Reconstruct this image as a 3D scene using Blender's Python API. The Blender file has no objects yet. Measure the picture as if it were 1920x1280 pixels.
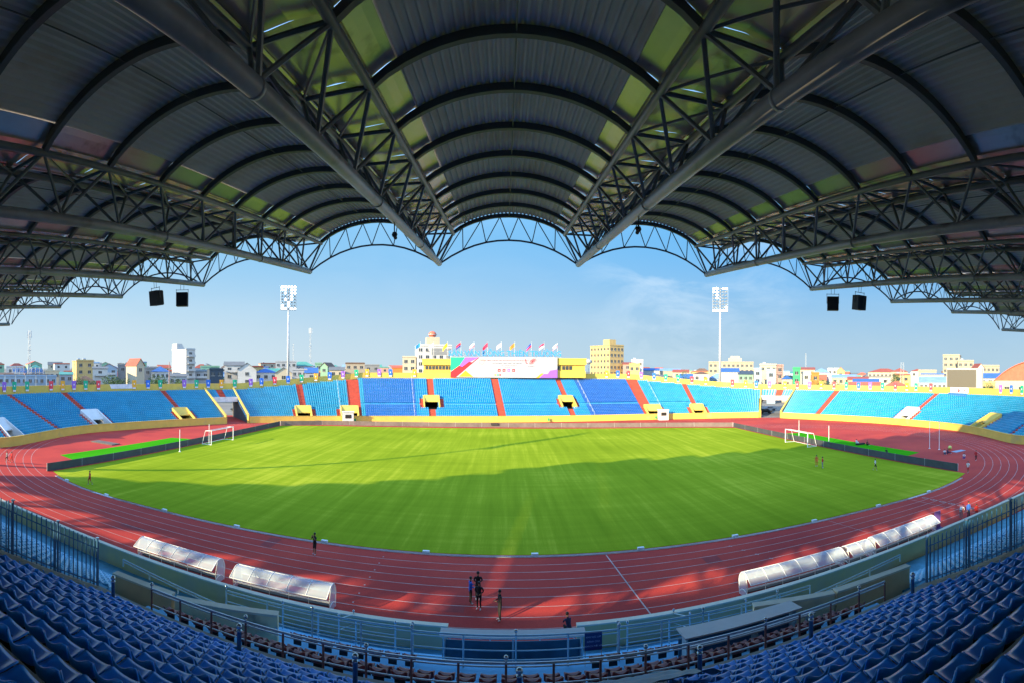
import bpy, math, random
from mathutils import Vector, Matrix
random.seed(7)
R = math.radians
S = bpy.context.scene
COL = S.collection

# ------------------------------------------------------------------ camera
EYE = Vector((0, 0, 13.6)); F = 920.0; CX = 946.0; HY = 692.0; ROLL = 0.0060
cd = bpy.data.cameras.new('camera'); cam = bpy.data.objects.new('camera', cd); COL.objects.link(cam); S.camera = cam
RM = Matrix.Rotation(math.pi/2, 3, 'X') @ Matrix.Rotation(ROLL, 3, 'Z')
cam.location = EYE; cam.rotation_euler = RM.to_euler()
cd.type = 'PANO'; cd.panorama_type = 'CENTRAL_CYLINDRICAL'
cd.central_cylindrical_range_u_min = -CX/F; cd.central_cylindrical_range_u_max = (1920-CX)/F
cd.central_cylindrical_range_v_min = -(1280-HY)/F; cd.central_cylindrical_range_v_max = HY/F
cd.central_cylindrical_radius = 1.0
cd.clip_start = 0.05; cd.clip_end = 9000

def ray(px, py):                       # direction in which a point of the photograph was seen
    t = (px-CX)/F
    return RM @ Vector((math.sin(t), (HY-py)/F, -math.cos(t)))
def onz(px, py, z=0.0):                # where that direction meets the height z
    d = ray(px, py); k = (z-EYE.z)/d.z
    return EYE+d*k
def onY(px, py, Y):
    d = ray(px, py); return EYE+d*(Y/d.y)
def ond(px, py, D):                    # at the horizontal distance D
    d = ray(px, py); return EYE+d*(D/math.hypot(d.x, d.y))
def proj(p):
    v = RM.transposed() @ (Vector(p)-EYE)
    t = math.atan2(v.x, -v.z); h = math.hypot(v.x, v.z)
    return CX+F*t, HY-F*v.y/h

# ------------------------------------------------------------------ sky and sun
SUN_EL = 17.3; SUNV = Vector((-0.74, -0.673, 0)).normalized()
S.view_settings.view_transform = 'Standard'; S.view_settings.look = 'None'
S.view_settings.exposure = 1.3; S.view_settings.gamma = 1.0
W = bpy.data.worlds.new('World'); S.world = W; W.use_nodes = True
nt = W.node_tree; nt.nodes.clear()
wo = nt.nodes.new('ShaderNodeOutputWorld'); bg = nt.nodes.new('ShaderNodeBackground')
sky = nt.nodes.new('ShaderNodeTexSky'); sky.sky_type = 'NISHITA'; sky.sun_disc = False
sky.sun_elevation = R(SUN_EL); sky.sun_rotation = -math.atan2(SUNV.x, SUNV.y)
sky.air_density = 1.0; sky.dust_density = 1.2; sky.ozone_density = 2.2
bg.inputs["Strength"].default_value = 0.15
# thin cirrus: stretched noise in a band above the horizon
tc = nt.nodes.new('ShaderNodeTexCoord'); mp = nt.nodes.new('ShaderNodeMapping'); mp.inputs['Scale'].default_value = (2.4, 2.4, 6.5)
mp.inputs['Location'].default_value = (0.35, 0.1, 0.55)
ns = nt.nodes.new('ShaderNodeTexNoise'); ns.inputs['Scale'].default_value = 1.9; ns.inputs['Detail'].default_value = 9; ns.inputs['Roughness'].default_value = 0.6; ns.inputs['Distortion'].default_value = 0.6
cr = nt.nodes.new('ShaderNodeValToRGB'); cr.color_ramp.elements[0].position = 0.44; cr.color_ramp.elements[1].position = 0.72
sx = nt.nodes.new('ShaderNodeSeparateXYZ')
# clouds thin out away from the north-east quarter
dp = nt.nodes.new('ShaderNodeVectorMath'); dp.operation = 'DOT_PRODUCT'; dp.inputs[1].default_value = Vector((0.37, 0.91, 0.17)).normalized()
cr2 = nt.nodes.new('ShaderNodeMapRange'); cr2.inputs['From Min'].default_value = 0.972; cr2.inputs['From Max'].default_value = 0.999; cr2.inputs['To Max'].default_value = 0.5; cr2.inputs['To Min'].default_value = 0.05
mul = nt.nodes.new('ShaderNodeMath'); mul.operation = 'MULTIPLY'
mix = nt.nodes.new('ShaderNodeMixRGB'); mix.inputs[2].default_value = (2.3, 2.7, 3.0, 1)
L = nt.links.new
L(tc.outputs['Generated'], mp.inputs[0]); L(mp.outputs[0], ns.inputs['Vector']); L(ns.outputs['Fac'], cr.inputs[0])
L(tc.outputs['Generated'], dp.inputs[0]); L(dp.outputs['Value'], cr2.inputs['Value'])
L(cr.outputs[0], mul.inputs[0]); L(cr2.outputs[0], mul.inputs[1]); L(mul.outputs[0], mix.inputs[0])
# a hazy lower sky: pale at the horizon, paler towards the west, deeper blue in the north-east
def nd(t, **k):
    n = nt.nodes.new(t)
    for a, v in k.items(): setattr(n, a, v)
    return n
L(tc.outputs['Generated'], sx.inputs[0])
hr = nd('ShaderNodeMapRange'); hr.inputs['From Min'].default_value = -.95; hr.inputs['From Max'].default_value = .55; L(sx.outputs['X'], hr.inputs['Value'])
hc = nd('ShaderNodeMixRGB'); hc.inputs[1].default_value = (1.86, 2.24, 2.45, 1); hc.inputs[2].default_value = (1.22, 1.74, 2.12, 1); L(hr.outputs[0], hc.inputs[0])
uc = nd('ShaderNodeMixRGB'); uc.inputs[1].default_value = (.88, 1.75, 2.5, 1); uc.inputs[2].default_value = (.42, 1.36, 2.55, 1); L(hr.outputs[0], uc.inputs[0])
vr = nd('ShaderNodeMapRange', interpolation_type='SMOOTHSTEP'); vr.inputs['From Min'].default_value = .0; vr.inputs['From Max'].default_value = .27; L(sx.outputs['Z'], vr.inputs['Value'])
lo = nd('ShaderNodeMixRGB'); L(vr.outputs[0], lo.inputs[0]); L(hc.outputs[0], lo.inputs[1]); L(uc.outputs[0], lo.inputs[2])
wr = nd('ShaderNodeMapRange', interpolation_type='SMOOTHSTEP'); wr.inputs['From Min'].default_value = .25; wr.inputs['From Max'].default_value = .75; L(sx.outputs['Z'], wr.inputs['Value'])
# unseen sky overhead and round the low sun, boosted to fill the shade
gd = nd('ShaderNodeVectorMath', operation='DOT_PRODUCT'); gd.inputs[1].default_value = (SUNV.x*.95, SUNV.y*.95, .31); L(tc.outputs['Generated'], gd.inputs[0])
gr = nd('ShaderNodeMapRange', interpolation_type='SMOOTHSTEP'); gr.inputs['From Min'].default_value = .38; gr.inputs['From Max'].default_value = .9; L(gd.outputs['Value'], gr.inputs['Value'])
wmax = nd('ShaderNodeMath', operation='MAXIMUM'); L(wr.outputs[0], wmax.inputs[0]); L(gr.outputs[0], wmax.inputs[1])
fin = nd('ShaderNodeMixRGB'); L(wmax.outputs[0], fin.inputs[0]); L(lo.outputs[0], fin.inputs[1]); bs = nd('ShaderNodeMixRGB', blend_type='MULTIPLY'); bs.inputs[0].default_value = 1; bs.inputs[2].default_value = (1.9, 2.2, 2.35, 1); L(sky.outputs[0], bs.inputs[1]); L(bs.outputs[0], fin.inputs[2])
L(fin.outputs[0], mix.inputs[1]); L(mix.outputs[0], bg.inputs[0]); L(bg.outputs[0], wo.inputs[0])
sl = bpy.data.lights.new('sun', 'SUN'); sl.energy = 4.9; sl.angle = R(0.55); sl.color = (1.0, 0.79, 0.46)
so = bpy.data.objects.new('sun', sl); COL.objects.link(so)
todown = Vector((-SUNV.x, -SUNV.y, -math.tan(R(SUN_EL))))
so.rotation_euler = todown.to_track_quat('-Z', 'Y').to_euler(); so.location = (-60, -60, 60)

# ------------------------------------------------------------------ materials
MATS = {}
def mat(name, col, rough=0.7, var=0.12, scale=3.0, metal=0.0, bump=0.0, spec=0.5, emit=None, alpha=None, rust=None, coord='Object'):
    if name in MATS: return MATS[name]
    m = bpy.data.materials.new(name); m.use_nodes = True; n = m.node_tree; b = n.nodes['Principled BSDF']; l = n.links.new
    b.inputs['Roughness'].default_value = rough; b.inputs['Metallic'].default_value = metal
    b.inputs['Specular IOR Level'].default_value = spec
    c = tuple(col)+(1,)
    if var > 0:
        t = n.nodes.new('ShaderNodeTexCoord'); no = n.nodes.new('ShaderNodeTexNoise'); no.inputs['Scale'].default_value = scale; no.inputs['Detail'].default_value = 6; no.inputs['Roughness'].default_value = 0.65
        r = n.nodes.new('ShaderNodeValToRGB'); r.color_ramp.elements[0].position = 0.3; r.color_ramp.elements[1].position = 0.7
        r.color_ramp.elements[0].color = tuple(x*(1-var) for x in col)+(1,); r.color_ramp.elements[1].color = tuple(min(1, x*(1+var)) for x in col)+(1,)
        l(t.outputs[coord], no.inputs['Vector']); l(no.outputs['Fac'], r.inputs[0]); last = r.outputs[0]
        if rust:
            n2 = n.nodes.new('ShaderNodeTexNoise'); n2.inputs['Scale'].default_value = rust[1]; n2.inputs['Detail'].default_value = 8
            r2 = n.nodes.new('ShaderNodeValToRGB'); r2.color_ramp.elements[0].position = rust[2]; r2.color_ramp.elements[1].position = min(1, rust[2]+0.14)
            mx = n.nodes.new('ShaderNodeMixRGB'); mx.inputs[2].default_value = tuple(rust[0])+(1,)
            l(t.outputs[coord], n2.inputs['Vector']); l(n2.outputs['Fac'], r2.inputs[0]); l(r2.outputs[0], mx.inputs[0]); l(last, mx.inputs[1]); last = mx.outputs[0]
        l(last, b.inputs['Base Color'])
        if bump > 0:
            bp = n.nodes.new('ShaderNodeBump'); bp.inputs['Strength'].default_value = bump; bp.inputs['Distance'].default_value = 0.02
            l(no.outputs['Fac'], bp.inputs['Height']); l(bp.outputs[0], b.inputs['Normal'])
    else:
        b.inputs['Base Color'].default_value = c
    if emit:
        b.inputs['Emission Color'].default_value = tuple(emit[0])+(1,); b.inputs['Emission Strength'].default_value = emit[1]
    if alpha is not None: b.inputs['Alpha'].default_value = alpha
    MATS[name] = m; return m

# ------------------------------------------------------------------ mesh builder
class MB:
    def __init__(s): s.v = []; s.f = []; s.m = []; s.mi = 0
    def add(s, vs, fs):
        o = len(s.v); s.v += [tuple(a) for a in vs]; s.f += [tuple(i+o for i in f) for f in fs]; s.m += [s.mi]*len(fs); return s
    def box(s, c, d, rz=0.0, taper=1.0):
        x, y, z = d[0]/2, d[1]/2, d[2]/2; cz, sz = math.cos(rz), math.sin(rz); vs = []
        for k in (-1, 1):
            q = taper if k > 0 else 1
            for i, j in ((-1, -1), (1, -1), (1, 1), (-1, 1)):
                a, b = i*x*q, j*y*q; vs.append((c[0]+a*cz-b*sz, c[1]+a*sz+b*cz, c[2]+k*z))
        return s.add(vs, [(3, 2, 1, 0), (4, 5, 6, 7), (0, 1, 5, 4), (1, 2, 6, 5), (2, 3, 7, 6), (3, 0, 4, 7)])
    def tube(s, p, q, r, n=6, r2=None, cap=True):
        p = Vector(p); q = Vector(q); d = q-p
        if d.length < 1e-6: return s
        d.normalize(); a = d.orthogonal() if abs(d.z) < .99 else Vector((1, 0, 0)); a = (a-d*a.dot(d)).normalized(); b = d.cross(a); r2 = r if r2 is None else r2; vs = []
        for c, rr in ((p, r), (q, r2)):
            for i in range(n):
                t = 2*math.pi*(i+.5)/n; vs.append(c+a*math.cos(t)*rr+b*math.sin(t)*rr)
        fs = [(i, (i+1) % n, n+(i+1) % n, n+i) for i in range(n)]
        if cap: fs += [tuple(range(n))[::-1], tuple(range(n, 2*n))]
        return s.add(vs, fs)
    def path(s, pts, r, n=6):
        for a, b in zip(pts[:-1], pts[1:]): s.tube(a, b, r, n)
        return s
    def bar(s, p, q, w, h):            # rectangular bar from p to q (w across, h upright)
        p = Vector(p); q = Vector(q); d = (q-p).normalized(); a = d.cross(Vector((0, 0, 1)))
        a = a.normalized() if a.length > 1e-4 else Vector((1, 0, 0)); b = a.cross(d); vs = []
        for c in (p, q):
            for i, j in ((-1, -1), (1, -1), (1, 1), (-1, 1)): vs.append(c+a*i*w/2+b*j*h/2)
        return s.add(vs, [(3, 2, 1, 0), (4, 5, 6, 7), (0, 1, 5, 4), (1, 2, 6, 5), (2, 3, 7, 6), (3, 0, 4, 7)])
    def ball(s, c, r, n=8, sq=1.0):
        vs = [(c[0], c[1], c[2]-r*sq)]; m = n//2
        for i in range(1, m):
            t = math.pi*i/m-math.pi/2
            for j in range(n):
                a = 2*math.pi*j/n; vs.append((c[0]+r*math.cos(t)*math.cos(a), c[1]+r*math.cos(t)*math.sin(a), c[2]+r*sq*math.sin(t)))
        vs.append((c[0], c[1], c[2]+r*sq)); fs = [(0, 1+(j+1) % n, 1+j) for j in range(n)]
        for i in range(m-2):
            for j in range(n): a = 1+i*n+j; b = 1+i*n+(j+1) % n; fs.append((a, b, b+n, a+n))
        o = 1+(m-2)*n; fs += [(o+j, o+(j+1) % n, len(vs)-1) for j in range(n)]
        return s.add(vs, fs)
    def quad(s, *p): return s.add(p, [tuple(range(len(p)))])
    def sheet(s, a, b, thick=None):     # strip between two polylines
        n = len(a); s.add(list(a)+list(b), [(i, i+1, n+i+1, n+i) for i in range(n-1)]); return s
    def prism(s, poly, z0, z1):
        n = len(poly); return s.add([(x, y, z0) for x, y in poly]+[(x, y, z1) for x, y in poly], [tuple(range(n))[::-1], tuple(range(n, 2*n))]+[(i, (i+1) % n, n+(i+1) % n, n+i) for i in range(n)])
    def slab(s, a, b, t):               # strip with thickness t downwards
        n = len(a); up = list(a)+list(b); dn = [(p[0], p[1], p[2]-t) for p in up]
        fs = []
        for i in range(n-1):
            fs.append((i, i+1, n+i+1, n+i)); fs.append((2*n+i, 3*n+i, 3*n+i+1, 2*n+i+1)); fs.append((i, 2*n+i, 2*n+i+1, i+1)); fs.append((n+i, n+i+1, 3*n+i+1, 3*n+i))
        fs.append((0, n, 3*n, 2*n)); fs.append((n-1, 3*n-1, 4*n-1, 2*n-1)); return s.add(up+dn, fs)
    def build(s, name, mats, parent=None, smooth=False, world=False, sub=None):
        me = bpy.data.meshes.new(name); vs = s.v
        if world and parent is not None:
            l = parent.location; c, q = math.cos(-parent.rotation_euler.z), math.sin(-parent.rotation_euler.z)
            vs = [((x-l.x)*c-(y-l.y)*q, (x-l.x)*q+(y-l.y)*c, z-l.z) for x, y, z in vs]
        me.from_pydata(vs, [], s.f)
        if not isinstance(mats, (list, tuple)): mats = [mats]
        for m in mats: me.materials.append(m)
        if len(mats) > 1: me.polygons.foreach_set('material_index', s.m)
        if smooth: me.polygons.foreach_set('use_smooth', [True]*len(me.polygons))
        me.update(); o = bpy.data.objects.new(name, me); COL.objects.link(o)
        if parent is not None: o.parent = sub or parent
        return o

def tag(o, label=None, cat=None, group=None, kind=None):
    if label: o['label'] = label
    if cat: o['category'] = cat
    if group: o['group'] = group
    if kind: o['kind'] = kind
    return o
def thing(name, loc, label, cat, group=None, rz=0.0):
    o = bpy.data.objects.new(name, None); COL.objects.link(o); o.location = loc; o.rotation_euler = (0, 0, rz); o.empty_display_size = .2
    return tag(o, label, cat, group)
KIDS = {}
def copy_tree(o, loc=None, rz=None, label=None, parent=None, group=None):
    c = o.copy(); COL.objects.link(c)
    if parent is not None: c.parent = parent
    for ch in [x for x in o.children]: copy_tree(ch, parent=c)
    if loc is not None: c.location = loc
    if rz is not None: c.rotation_euler = (0, 0, rz)
    if label: c['label'] = label
    if group: c['group'] = group
    return c
def struct(name, mb, m): return tag(mb.build(name, m), kind='structure')
def smooth_poly(pts, step):            # resample a polyline through pts (Catmull-Rom)
    P = [Vector(p) for p in pts]; P = [P[0]*2-P[1]]+P+[P[-1]*2-P[-2]]; out = []
    for i in range(1, len(P)-2):
        a, b, c, d = P[i-1:i+3]; n = max(1, int((c-b).length/step))
        for k in range(n):
            t = k/n; out.append(0.5*((2*b)+(-a+c)*t+(2*a-5*b+4*c-d)*t*t+(-a+3*b-3*c+d)*t**3))
    out.append(P[-2]); return out
# ------------------------------------------------------------------ ground, track and pitch
YC = 74.6; RK = 39.0; XL = -36.5; XR = 38.5
def oval(off, n=40):
    """kerb line offset outwards by off, clockwise from the near straight"""
    r = RK+off; pts = []
    for i in range(25): pts.append((XL+(XR-XL)*i/24, YC-r))
    for i in range(1, n): t = -math.pi/2+math.pi*i/n; pts.append((XR+r*math.cos(t), YC+r*math.sin(t)))
    for i in range(25): pts.append((XR-(XR-XL)*i/24, YC+r))
    for i in range(1, n): t = math.pi/2+math.pi*i/n; pts.append((XL+r*math.cos(t), YC+r*math.sin(t)))
    out = []
    for x, y in pts:
        if y > YC: y -= 6.5*((x-1)/52)**2*((y-YC)/39)*(1 if abs(x) < 60 else 60*60/(x*x))
        out.append((x, y))
    return out
m_ground = mat('earth_ground', (.20, .19, .17), .95, .25, .05, rust=((.09, .12, .05), .02, .55))
g = MB(); g.quad((-4000, -4000, -.06), (4000, -4000, -.06), (4000, 4000, -.06), (-4000, 4000, -.06)); struct('ground', g, m_ground)

def track_mat():
    m = bpy.data.materials.new('running_track_red'); m.use_nodes = True; n = m.node_tree; b = n.nodes['Principled BSDF']; l = n.links.new
    t = n.nodes.new('ShaderNodeTexCoord')
    a = n.nodes.new('ShaderNodeTexNoise'); a.inputs['Scale'].default_value = .11; a.inputs['Detail'].default_value = 8
    r = n.nodes.new('ShaderNodeValToRGB'); r.color_ramp.elements[0].position = .3; r.color_ramp.elements[1].position = .72
    r.color_ramp.elements[0].color = (.33, .026, .024, 1); r.color_ramp.elements[1].color = (.52, .050, .032, 1)
    c = n.nodes.new('ShaderNodeTexNoise'); c.inputs['Scale'].default_value = 22; c.inputs['Detail'].default_value = 4
    x = n.nodes.new('ShaderNodeMixRGB'); x.blend_type = 'OVERLAY'; x.inputs[0].default_value = .5
    l(t.outputs['Object'], a.inputs['Vector']); l(a.outputs['Fac'], r.inputs[0]); l(t.outputs['Object'], c.inputs['Vector'])
    l(r.outputs[0], x.inputs[1]); l(c.outputs['Fac'], x.inputs[2]); # worn, paler running line and water marks
    w = n.nodes.new('ShaderNodeTexNoise'); w.inputs['Scale'].default_value = .55; w.inputs['Detail'].default_value = 10; w.inputs['Roughness'].default_value = .7; w.inputs['Distortion'].default_value = 1.5
    wr = n.nodes.new('ShaderNodeValToRGB'); wr.color_ramp.elements[0].position = .55; wr.color_ramp.elements[1].position = .78; wr.color_ramp.elements[1].color = (.4, .4, .4, 1)
    wx = n.nodes.new('ShaderNodeMixRGB'); wx.inputs[2].default_value = (.20, .045, .045, 1)
    l(t.outputs['Object'], w.inputs['Vector']); l(w.outputs['Fac'], wr.inputs[0]); l(wr.outputs[0], wx.inputs[0]); l(x.outputs[0], wx.inputs[1]); l(wx.outputs[0], b.inputs['Base Color'])
    b.inputs['Roughness'].default_value = .85; b.inputs['Specular IOR Level'].default_value = .25
    bp = n.nodes.new('ShaderNodeBump'); bp.inputs['Strength'].default_value = .3; bp.inputs['Distance'].default_value = .01
    l(c.outputs['Fac'], bp.inputs['Height']); l(bp.outputs[0], b.inputs['Normal']); return m
def grass_mat(name, c1, c2, c3):
    m = bpy.data.materials.new(name); m.use_nodes = True; n = m.node_tree; b = n.nodes['Principled BSDF']; l = n.links.new
    t = n.nodes.new('ShaderNodeTexCoord')
    # mower lines running down the length and across the pitch, broken up by noise
    mp = n.nodes.new('ShaderNodeMapping'); mp.inputs['Scale'].default_value = (1.0, .035, 1)
    a = n.nodes.new('ShaderNodeTexNoise'); a.inputs['Scale'].default_value = .9; a.inputs['Detail'].default_value = 7; a.inputs['Roughness'].default_value = .72
    mp2 = n.nodes.new('ShaderNodeMapping'); mp2.inputs['Scale'].default_value = (.03, 1, 1)
    a2 = n.nodes.new('ShaderNodeTexNoise'); a2.inputs['Scale'].default_value = 1.1; a2.inputs['Detail'].default_value = 5; a2.inputs['Roughness'].default_value = .7
    big = n.nodes.new('ShaderNodeTexNoise'); big.inputs['Scale'].default_value = .045; big.inputs['Detail'].default_value = 5
    fine = n.nodes.new('ShaderNodeTexNoise'); fine.inputs['Scale'].default_value = 9; fine.inputs['Detail'].default_value = 4
    l(t.outputs['Object'], mp.inputs[0]); l(mp.outputs[0], a.inputs['Vector']); l(t.outputs['Object'], mp2.inputs[0]); l(mp2.outputs[0], a2.inputs['Vector'])
    l(t.outputs['Object'], big.inputs['Vector']); l(t.outputs['Object'], fine.inputs['Vector'])
    s1 = n.nodes.new('ShaderNodeMath'); s1.operation = 'ADD'; s2 = n.nodes.new('ShaderNodeMath'); s2.operation = 'ADD'; s3 = n.nodes.new('ShaderNodeMath'); s3.operation = 'MULTIPLY_ADD'
    w2 = n.nodes.new('ShaderNodeMath'); w2.operation = 'MULTIPLY'; w2.inputs[1].default_value = .45
    l(a2.outputs['Fac'], w2.inputs[0]); l(a.outputs['Fac'], s1.inputs[0]); l(w2.outputs[0], s1.inputs[1]); l(s1.outputs[0], s2.inputs[0]); l(big.outputs['Fac'], s2.inputs[1])
    l(fine.outputs['Fac'], s3.inputs[0]); s3.inputs[1].default_value = .35; l(s2.outputs[0], s3.inputs[2])
    r = n.nodes.new('ShaderNodeValToRGB'); e = r.color_ramp.elements
    mr = n.nodes.new('ShaderNodeMapRange'); mr.inputs['From Min'].default_value = 1.05; mr.inputs['From Max'].default_value = 1.75
    l(s3.outputs[0], mr.inputs['Value']); l(mr.outputs[0], r.inputs[0])
    e[0].position = .12; e[0].color = c1+(1,); e[1].position = .55; e[1].color = c2+(1,); k = e.new(.9); k.color = c3+(1,)
    l(r.outputs[0], b.inputs['Base Color']); b.inputs['Roughness'].default_value = .8; b.inputs['Specular IOR Level'].default_value = .0
    bp = n.nodes.new('ShaderNodeBump'); bp.inputs['Strength'].default_value = .5; bp.inputs['Distance'].default_value = .03
    l(fine.outputs['Fac'], bp.inputs['Height']); l(bp.outputs[0], b.inputs['Normal']); return m
M_TRACK = track_mat(); M_GRASS = grass_mat('pitch_grass', (.160, .240, .013), (.225, .310, .018), (.35, .41, .035)); M_TURF = grass_mat('artificial_turf', (.035, .26, .008), (.045, .30, .01), (.06, .34, .015))
M_LINE = mat('white_line_paint', (.40, .29, .28), .7, .45, .8); M_KERB = mat('kerb_white', (.72, .76, .78), .45, .1, 2)

arena = [(-86, 20), (90, 20), (96, 75), (80, 120), (50, 136), (0, 140), (-50, 134), (-78, 118), (-90, 75)]
g = MB(); g.quad(*[(x, y, -.012) for x, y in arena]); struct('running_track', g, M_TRACK)
k = [p for p in oval(-.35)]
XBL, XBR = -51.0, 53.2
gp = []
for x, y in k:
    gp.append((min(max(x, XBL), XBR), y))
gp2 = [gp[0]]
for p in gp[1:]:
    if (Vector(p)-Vector(gp2[-1])).length > .02: gp2.append(p)
g = MB(); g.quad(*[(x, y, 0.0) for x, y in gp2]); struct('pitch', g, M_GRASS)
# lane lines, finish line and D-zone lines
g = MB()
def strip(mb, pts, w, z, close=True):
    n = len(pts); P = [Vector((p[0], p[1])) for p in pts]; a = []; b = []
    for i in range(n):
        d = (P[(i+1) % n]-P[i-1]) if close else (P[min(i+1, n-1)]-P[max(i-1, 0)])
        if d.length < 1e-6: d = Vector((1, 0))
        nn = Vector((-d.y, d.x)).normalized()*w/2; a.append((P[i]+nn).to_3d()+Vector((0, 0, z))); b.append((P[i]-nn).to_3d()+Vector((0, 0, z)))
    if close: a.append(a[0]); b.append(b[0])
    mb.sheet(b, a)
for i in range(1, 9): strip(g, oval(.3+1.2*i), .06, -.006)
def seg(mb, x0, y0, x1, y1, w=.07, z=-.002): strip(mb, [(x0, y0), (x1, y1)], w, z, False)
seg(g, 7.5, 35.4, 8.15, 25.7, .09)
seg(g, 38.5, 35.3, 39.0, 25.7, .05); seg(g, 27.5, 35.3, 28.6, 25.7, .04); 
for i in range(8): seg(g, -8.6, 34.5-1.2*i, -8.6, 34.36-1.2*i, .10); seg(g, 16.9+.5*i, 34.2-1.2*i, 17.1+.5*i, 34.0-1.2*i, .12)
for i in range(7):                     # lane numbers painted before the start line at the right
    y = 34.6-1.2*i; x = 39.9
    for dx, dy, wx, wy in ((0, 0, .08, .7), (.3, 0, .08, .7)): seg(g, x+dx, y-.35, x+dx, y+.35, .09)
    seg(g, x, y+.35, x+.3, y+.35, .09); seg(g, x, y-.35, x+.3, y-.35, .09)
    if i % 2: seg(g, x, y, x+.3, y, .09)
struct('track_markings', g, M_LINE)
g = MB(); MP = mat('track_repair_patch', (.26, .024, .024), .9, .2, 2)
for x_, y_, w_, d_ in ((-5.1, 27.3, 2.9, .75), (14, 31.6, 1.2, 1.2), (-30, 30, 3, .6), (-18, 33.1, 1.0, 2.0), (30, 28.6, 2.2, .6)): g.quad((x_, y_, -.0085), (x_+w_, y_, -.0085), (x_+w_, y_+d_, -.0085), (x_, y_+d_, -.0085))
struct('track_repairs', g, MP)
g = MB(); ok = oval(.02); near = [p for p in ok if p[1] < 42 and -50.8 < p[0] < 53] 
near.sort(); strip(g, near, .26, .05, False)
for i, p in enumerate(near[:-1]):
    q = near[i+1]; g.bar((p[0], p[1], .02), (q[0], q[1], .02), .24, .06)
for x in range(-46, 50, 8): 
    j = min(near, key=lambda p: abs(p[0]-x)); g.box((x+.3, j[1]+.28, .08), (.5, .22, .16))
tag(g.build('track_kerb', M_KERB), 'white raised kerb edging the grass along the near side of the track', 'kerb')
# turf strips behind the goals
for x, s, e0, e1, lb in ((XBL, -1, onz(155, 858), onz(345, 828), 'left'), (XBR, 1, onz(1722, 845), onz(1530, 812), 'right')):
    g = MB(); x0 = x+s*4.4; x1 = x+s*8.8
    g.quad((x0, e0.y-2, -.004), (x0, e1.y+4, -.004), (x1, e1.y+3, -.004), (x1, e0.y-1, -.004))
    struct('turf_strip', g, M_TURF)
# advertising boards round three sides
M_BOARD = mat('board_backing', (.055, .062, .072), .6, .25, .8); M_BOARDF = mat('board_backing_brown', (.16, .125, .115), .7, .25, .6)
def board_run(pts, label, m, h=1.05):
    o = thing('advertising_board', (pts[0][0], pts[0][1], 0), label, 'advertising board'); 
    n = len(pts)
    for i in range(n-1):
        a, b = pts[i], pts[i+1]; q = MB(); q.bar((a[0], a[1], h/2), (a[0]+(b[0]-a[0])*.996, a[1]+(b[1]-a[1])*.996, h/2), .05, h); q.build('panel', m, o, world=True)
    for i in range(n):
        a = pts[i]; f = MB(); f.tube((a[0], a[1], .02), (a[0], a[1], h+.02), .03, 5); f.build('post', MATS['kerb_white'], o, world=True)
kf = oval(1.9)
YL1 = 104.5
board_run([(XBL-.4, 38.2+(YL1-38.2)*i/11) for i in range(12)], 'long run of dark advertising boards behind the left goal', M_BOARD)
board_run([(XBR+.5, 40.5+(106.5-40.5)*i/11) for i in range(12)], 'long run of dark advertising boards behind the right goal', M_BOARD)
far = [p for p in kf if p[1] > 100 and XBL-.4 <= p[0] <= XBR+.5]; far.sort(); far = far[::2]
far[0] = (XBL-.4, YL1+.3); far[-1] = (XBR+.5, 106.8)
board_run(far, 'low brown run of boards along the far touchline', M_BOARDF)
vb = MB(); p = far[len(far)//2-1]; vb.box((p[0]+3, p[1]-.2, .75), (1.7, .1, .6)); tag(vb.build('vent_panel', mat('dark_vent', (.03, .03, .035), .6, 0)), 'small black panel on the far touchline boards left of the centre aisle', 'panel')

# goals
def goal(x, y, s, label):
    o = thing('football_goal', (x, y, 0), label, 'goal', 'football goals on the pitch'); w = 3.66; h = 2.5; mw = mat('goal_white', (.82, .82, .82), .35, .04)
    for j in (-1, 1): q = MB(); q.tube((0, j*w, 0), (0, j*w, h), .075, 8); q.build('post', mw, o)
    q = MB(); q.tube((0, -w-.06, h), (0, w+.06, h), .075, 8); q.build('crossbar', mw, o)
    for j in (-1, 1): q = MB(); q.path([(0, j*w, h), (s*1.3, j*w, h-.1), (s*2.0, j*w, 0), (0, j*w, .03)], .04, 6); q.build('side_support', mw, o)
    q = MB(); q.tube((s*2.0, -w, .03), (s*2.0, w, .03), .04); q.tube((s*1.3, -w, h-.1), (s*1.3, w, h-.1), .03); q.build('rear_bar', mw, o)
goal(-48.6, 75.2, -1, 'white football goal on the left end of the pitch'); goal(50.9, 75.2, 1, 'white football goal on the right end of the pitch')
for px, py, h, lb in ((337, 846, 3.6, 'thin white pole left of the left goal'), (392, 832, 3.6, 'thin white pole behind the left goal'), (1554, 834, 3.6, 'thin white pole right of the right goal'), (1498, 820, 3.6, 'thin white pole behind the right goal'),
                      (1743, 840, 5.2, 'tall thin pole on the red area right of the turf strip'), (1761, 842, 5.2, 'tall thin pole nearest the track at the right end')):
    p = onz(px, py); q = MB(); q.tube((p.x, p.y, 0), (p.x, p.y, h), .06, 6, .045); q.tube((p.x, p.y, 0), (p.x, p.y, .05), .2, 8); tag(q.build('corner_pole', MATS['goal_white']), lb, 'pole')
q = MB(); p = onz(197, 830); q.box((p.x, p.y, .08), (5.5, 2.0, .16)); tag(q.build('landing_pit_cover', mat('pit_cover', (.12, .10, .09), .9, .3, 1)), 'flat dark pit cover on the red area at the left end', 'cover')
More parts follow.
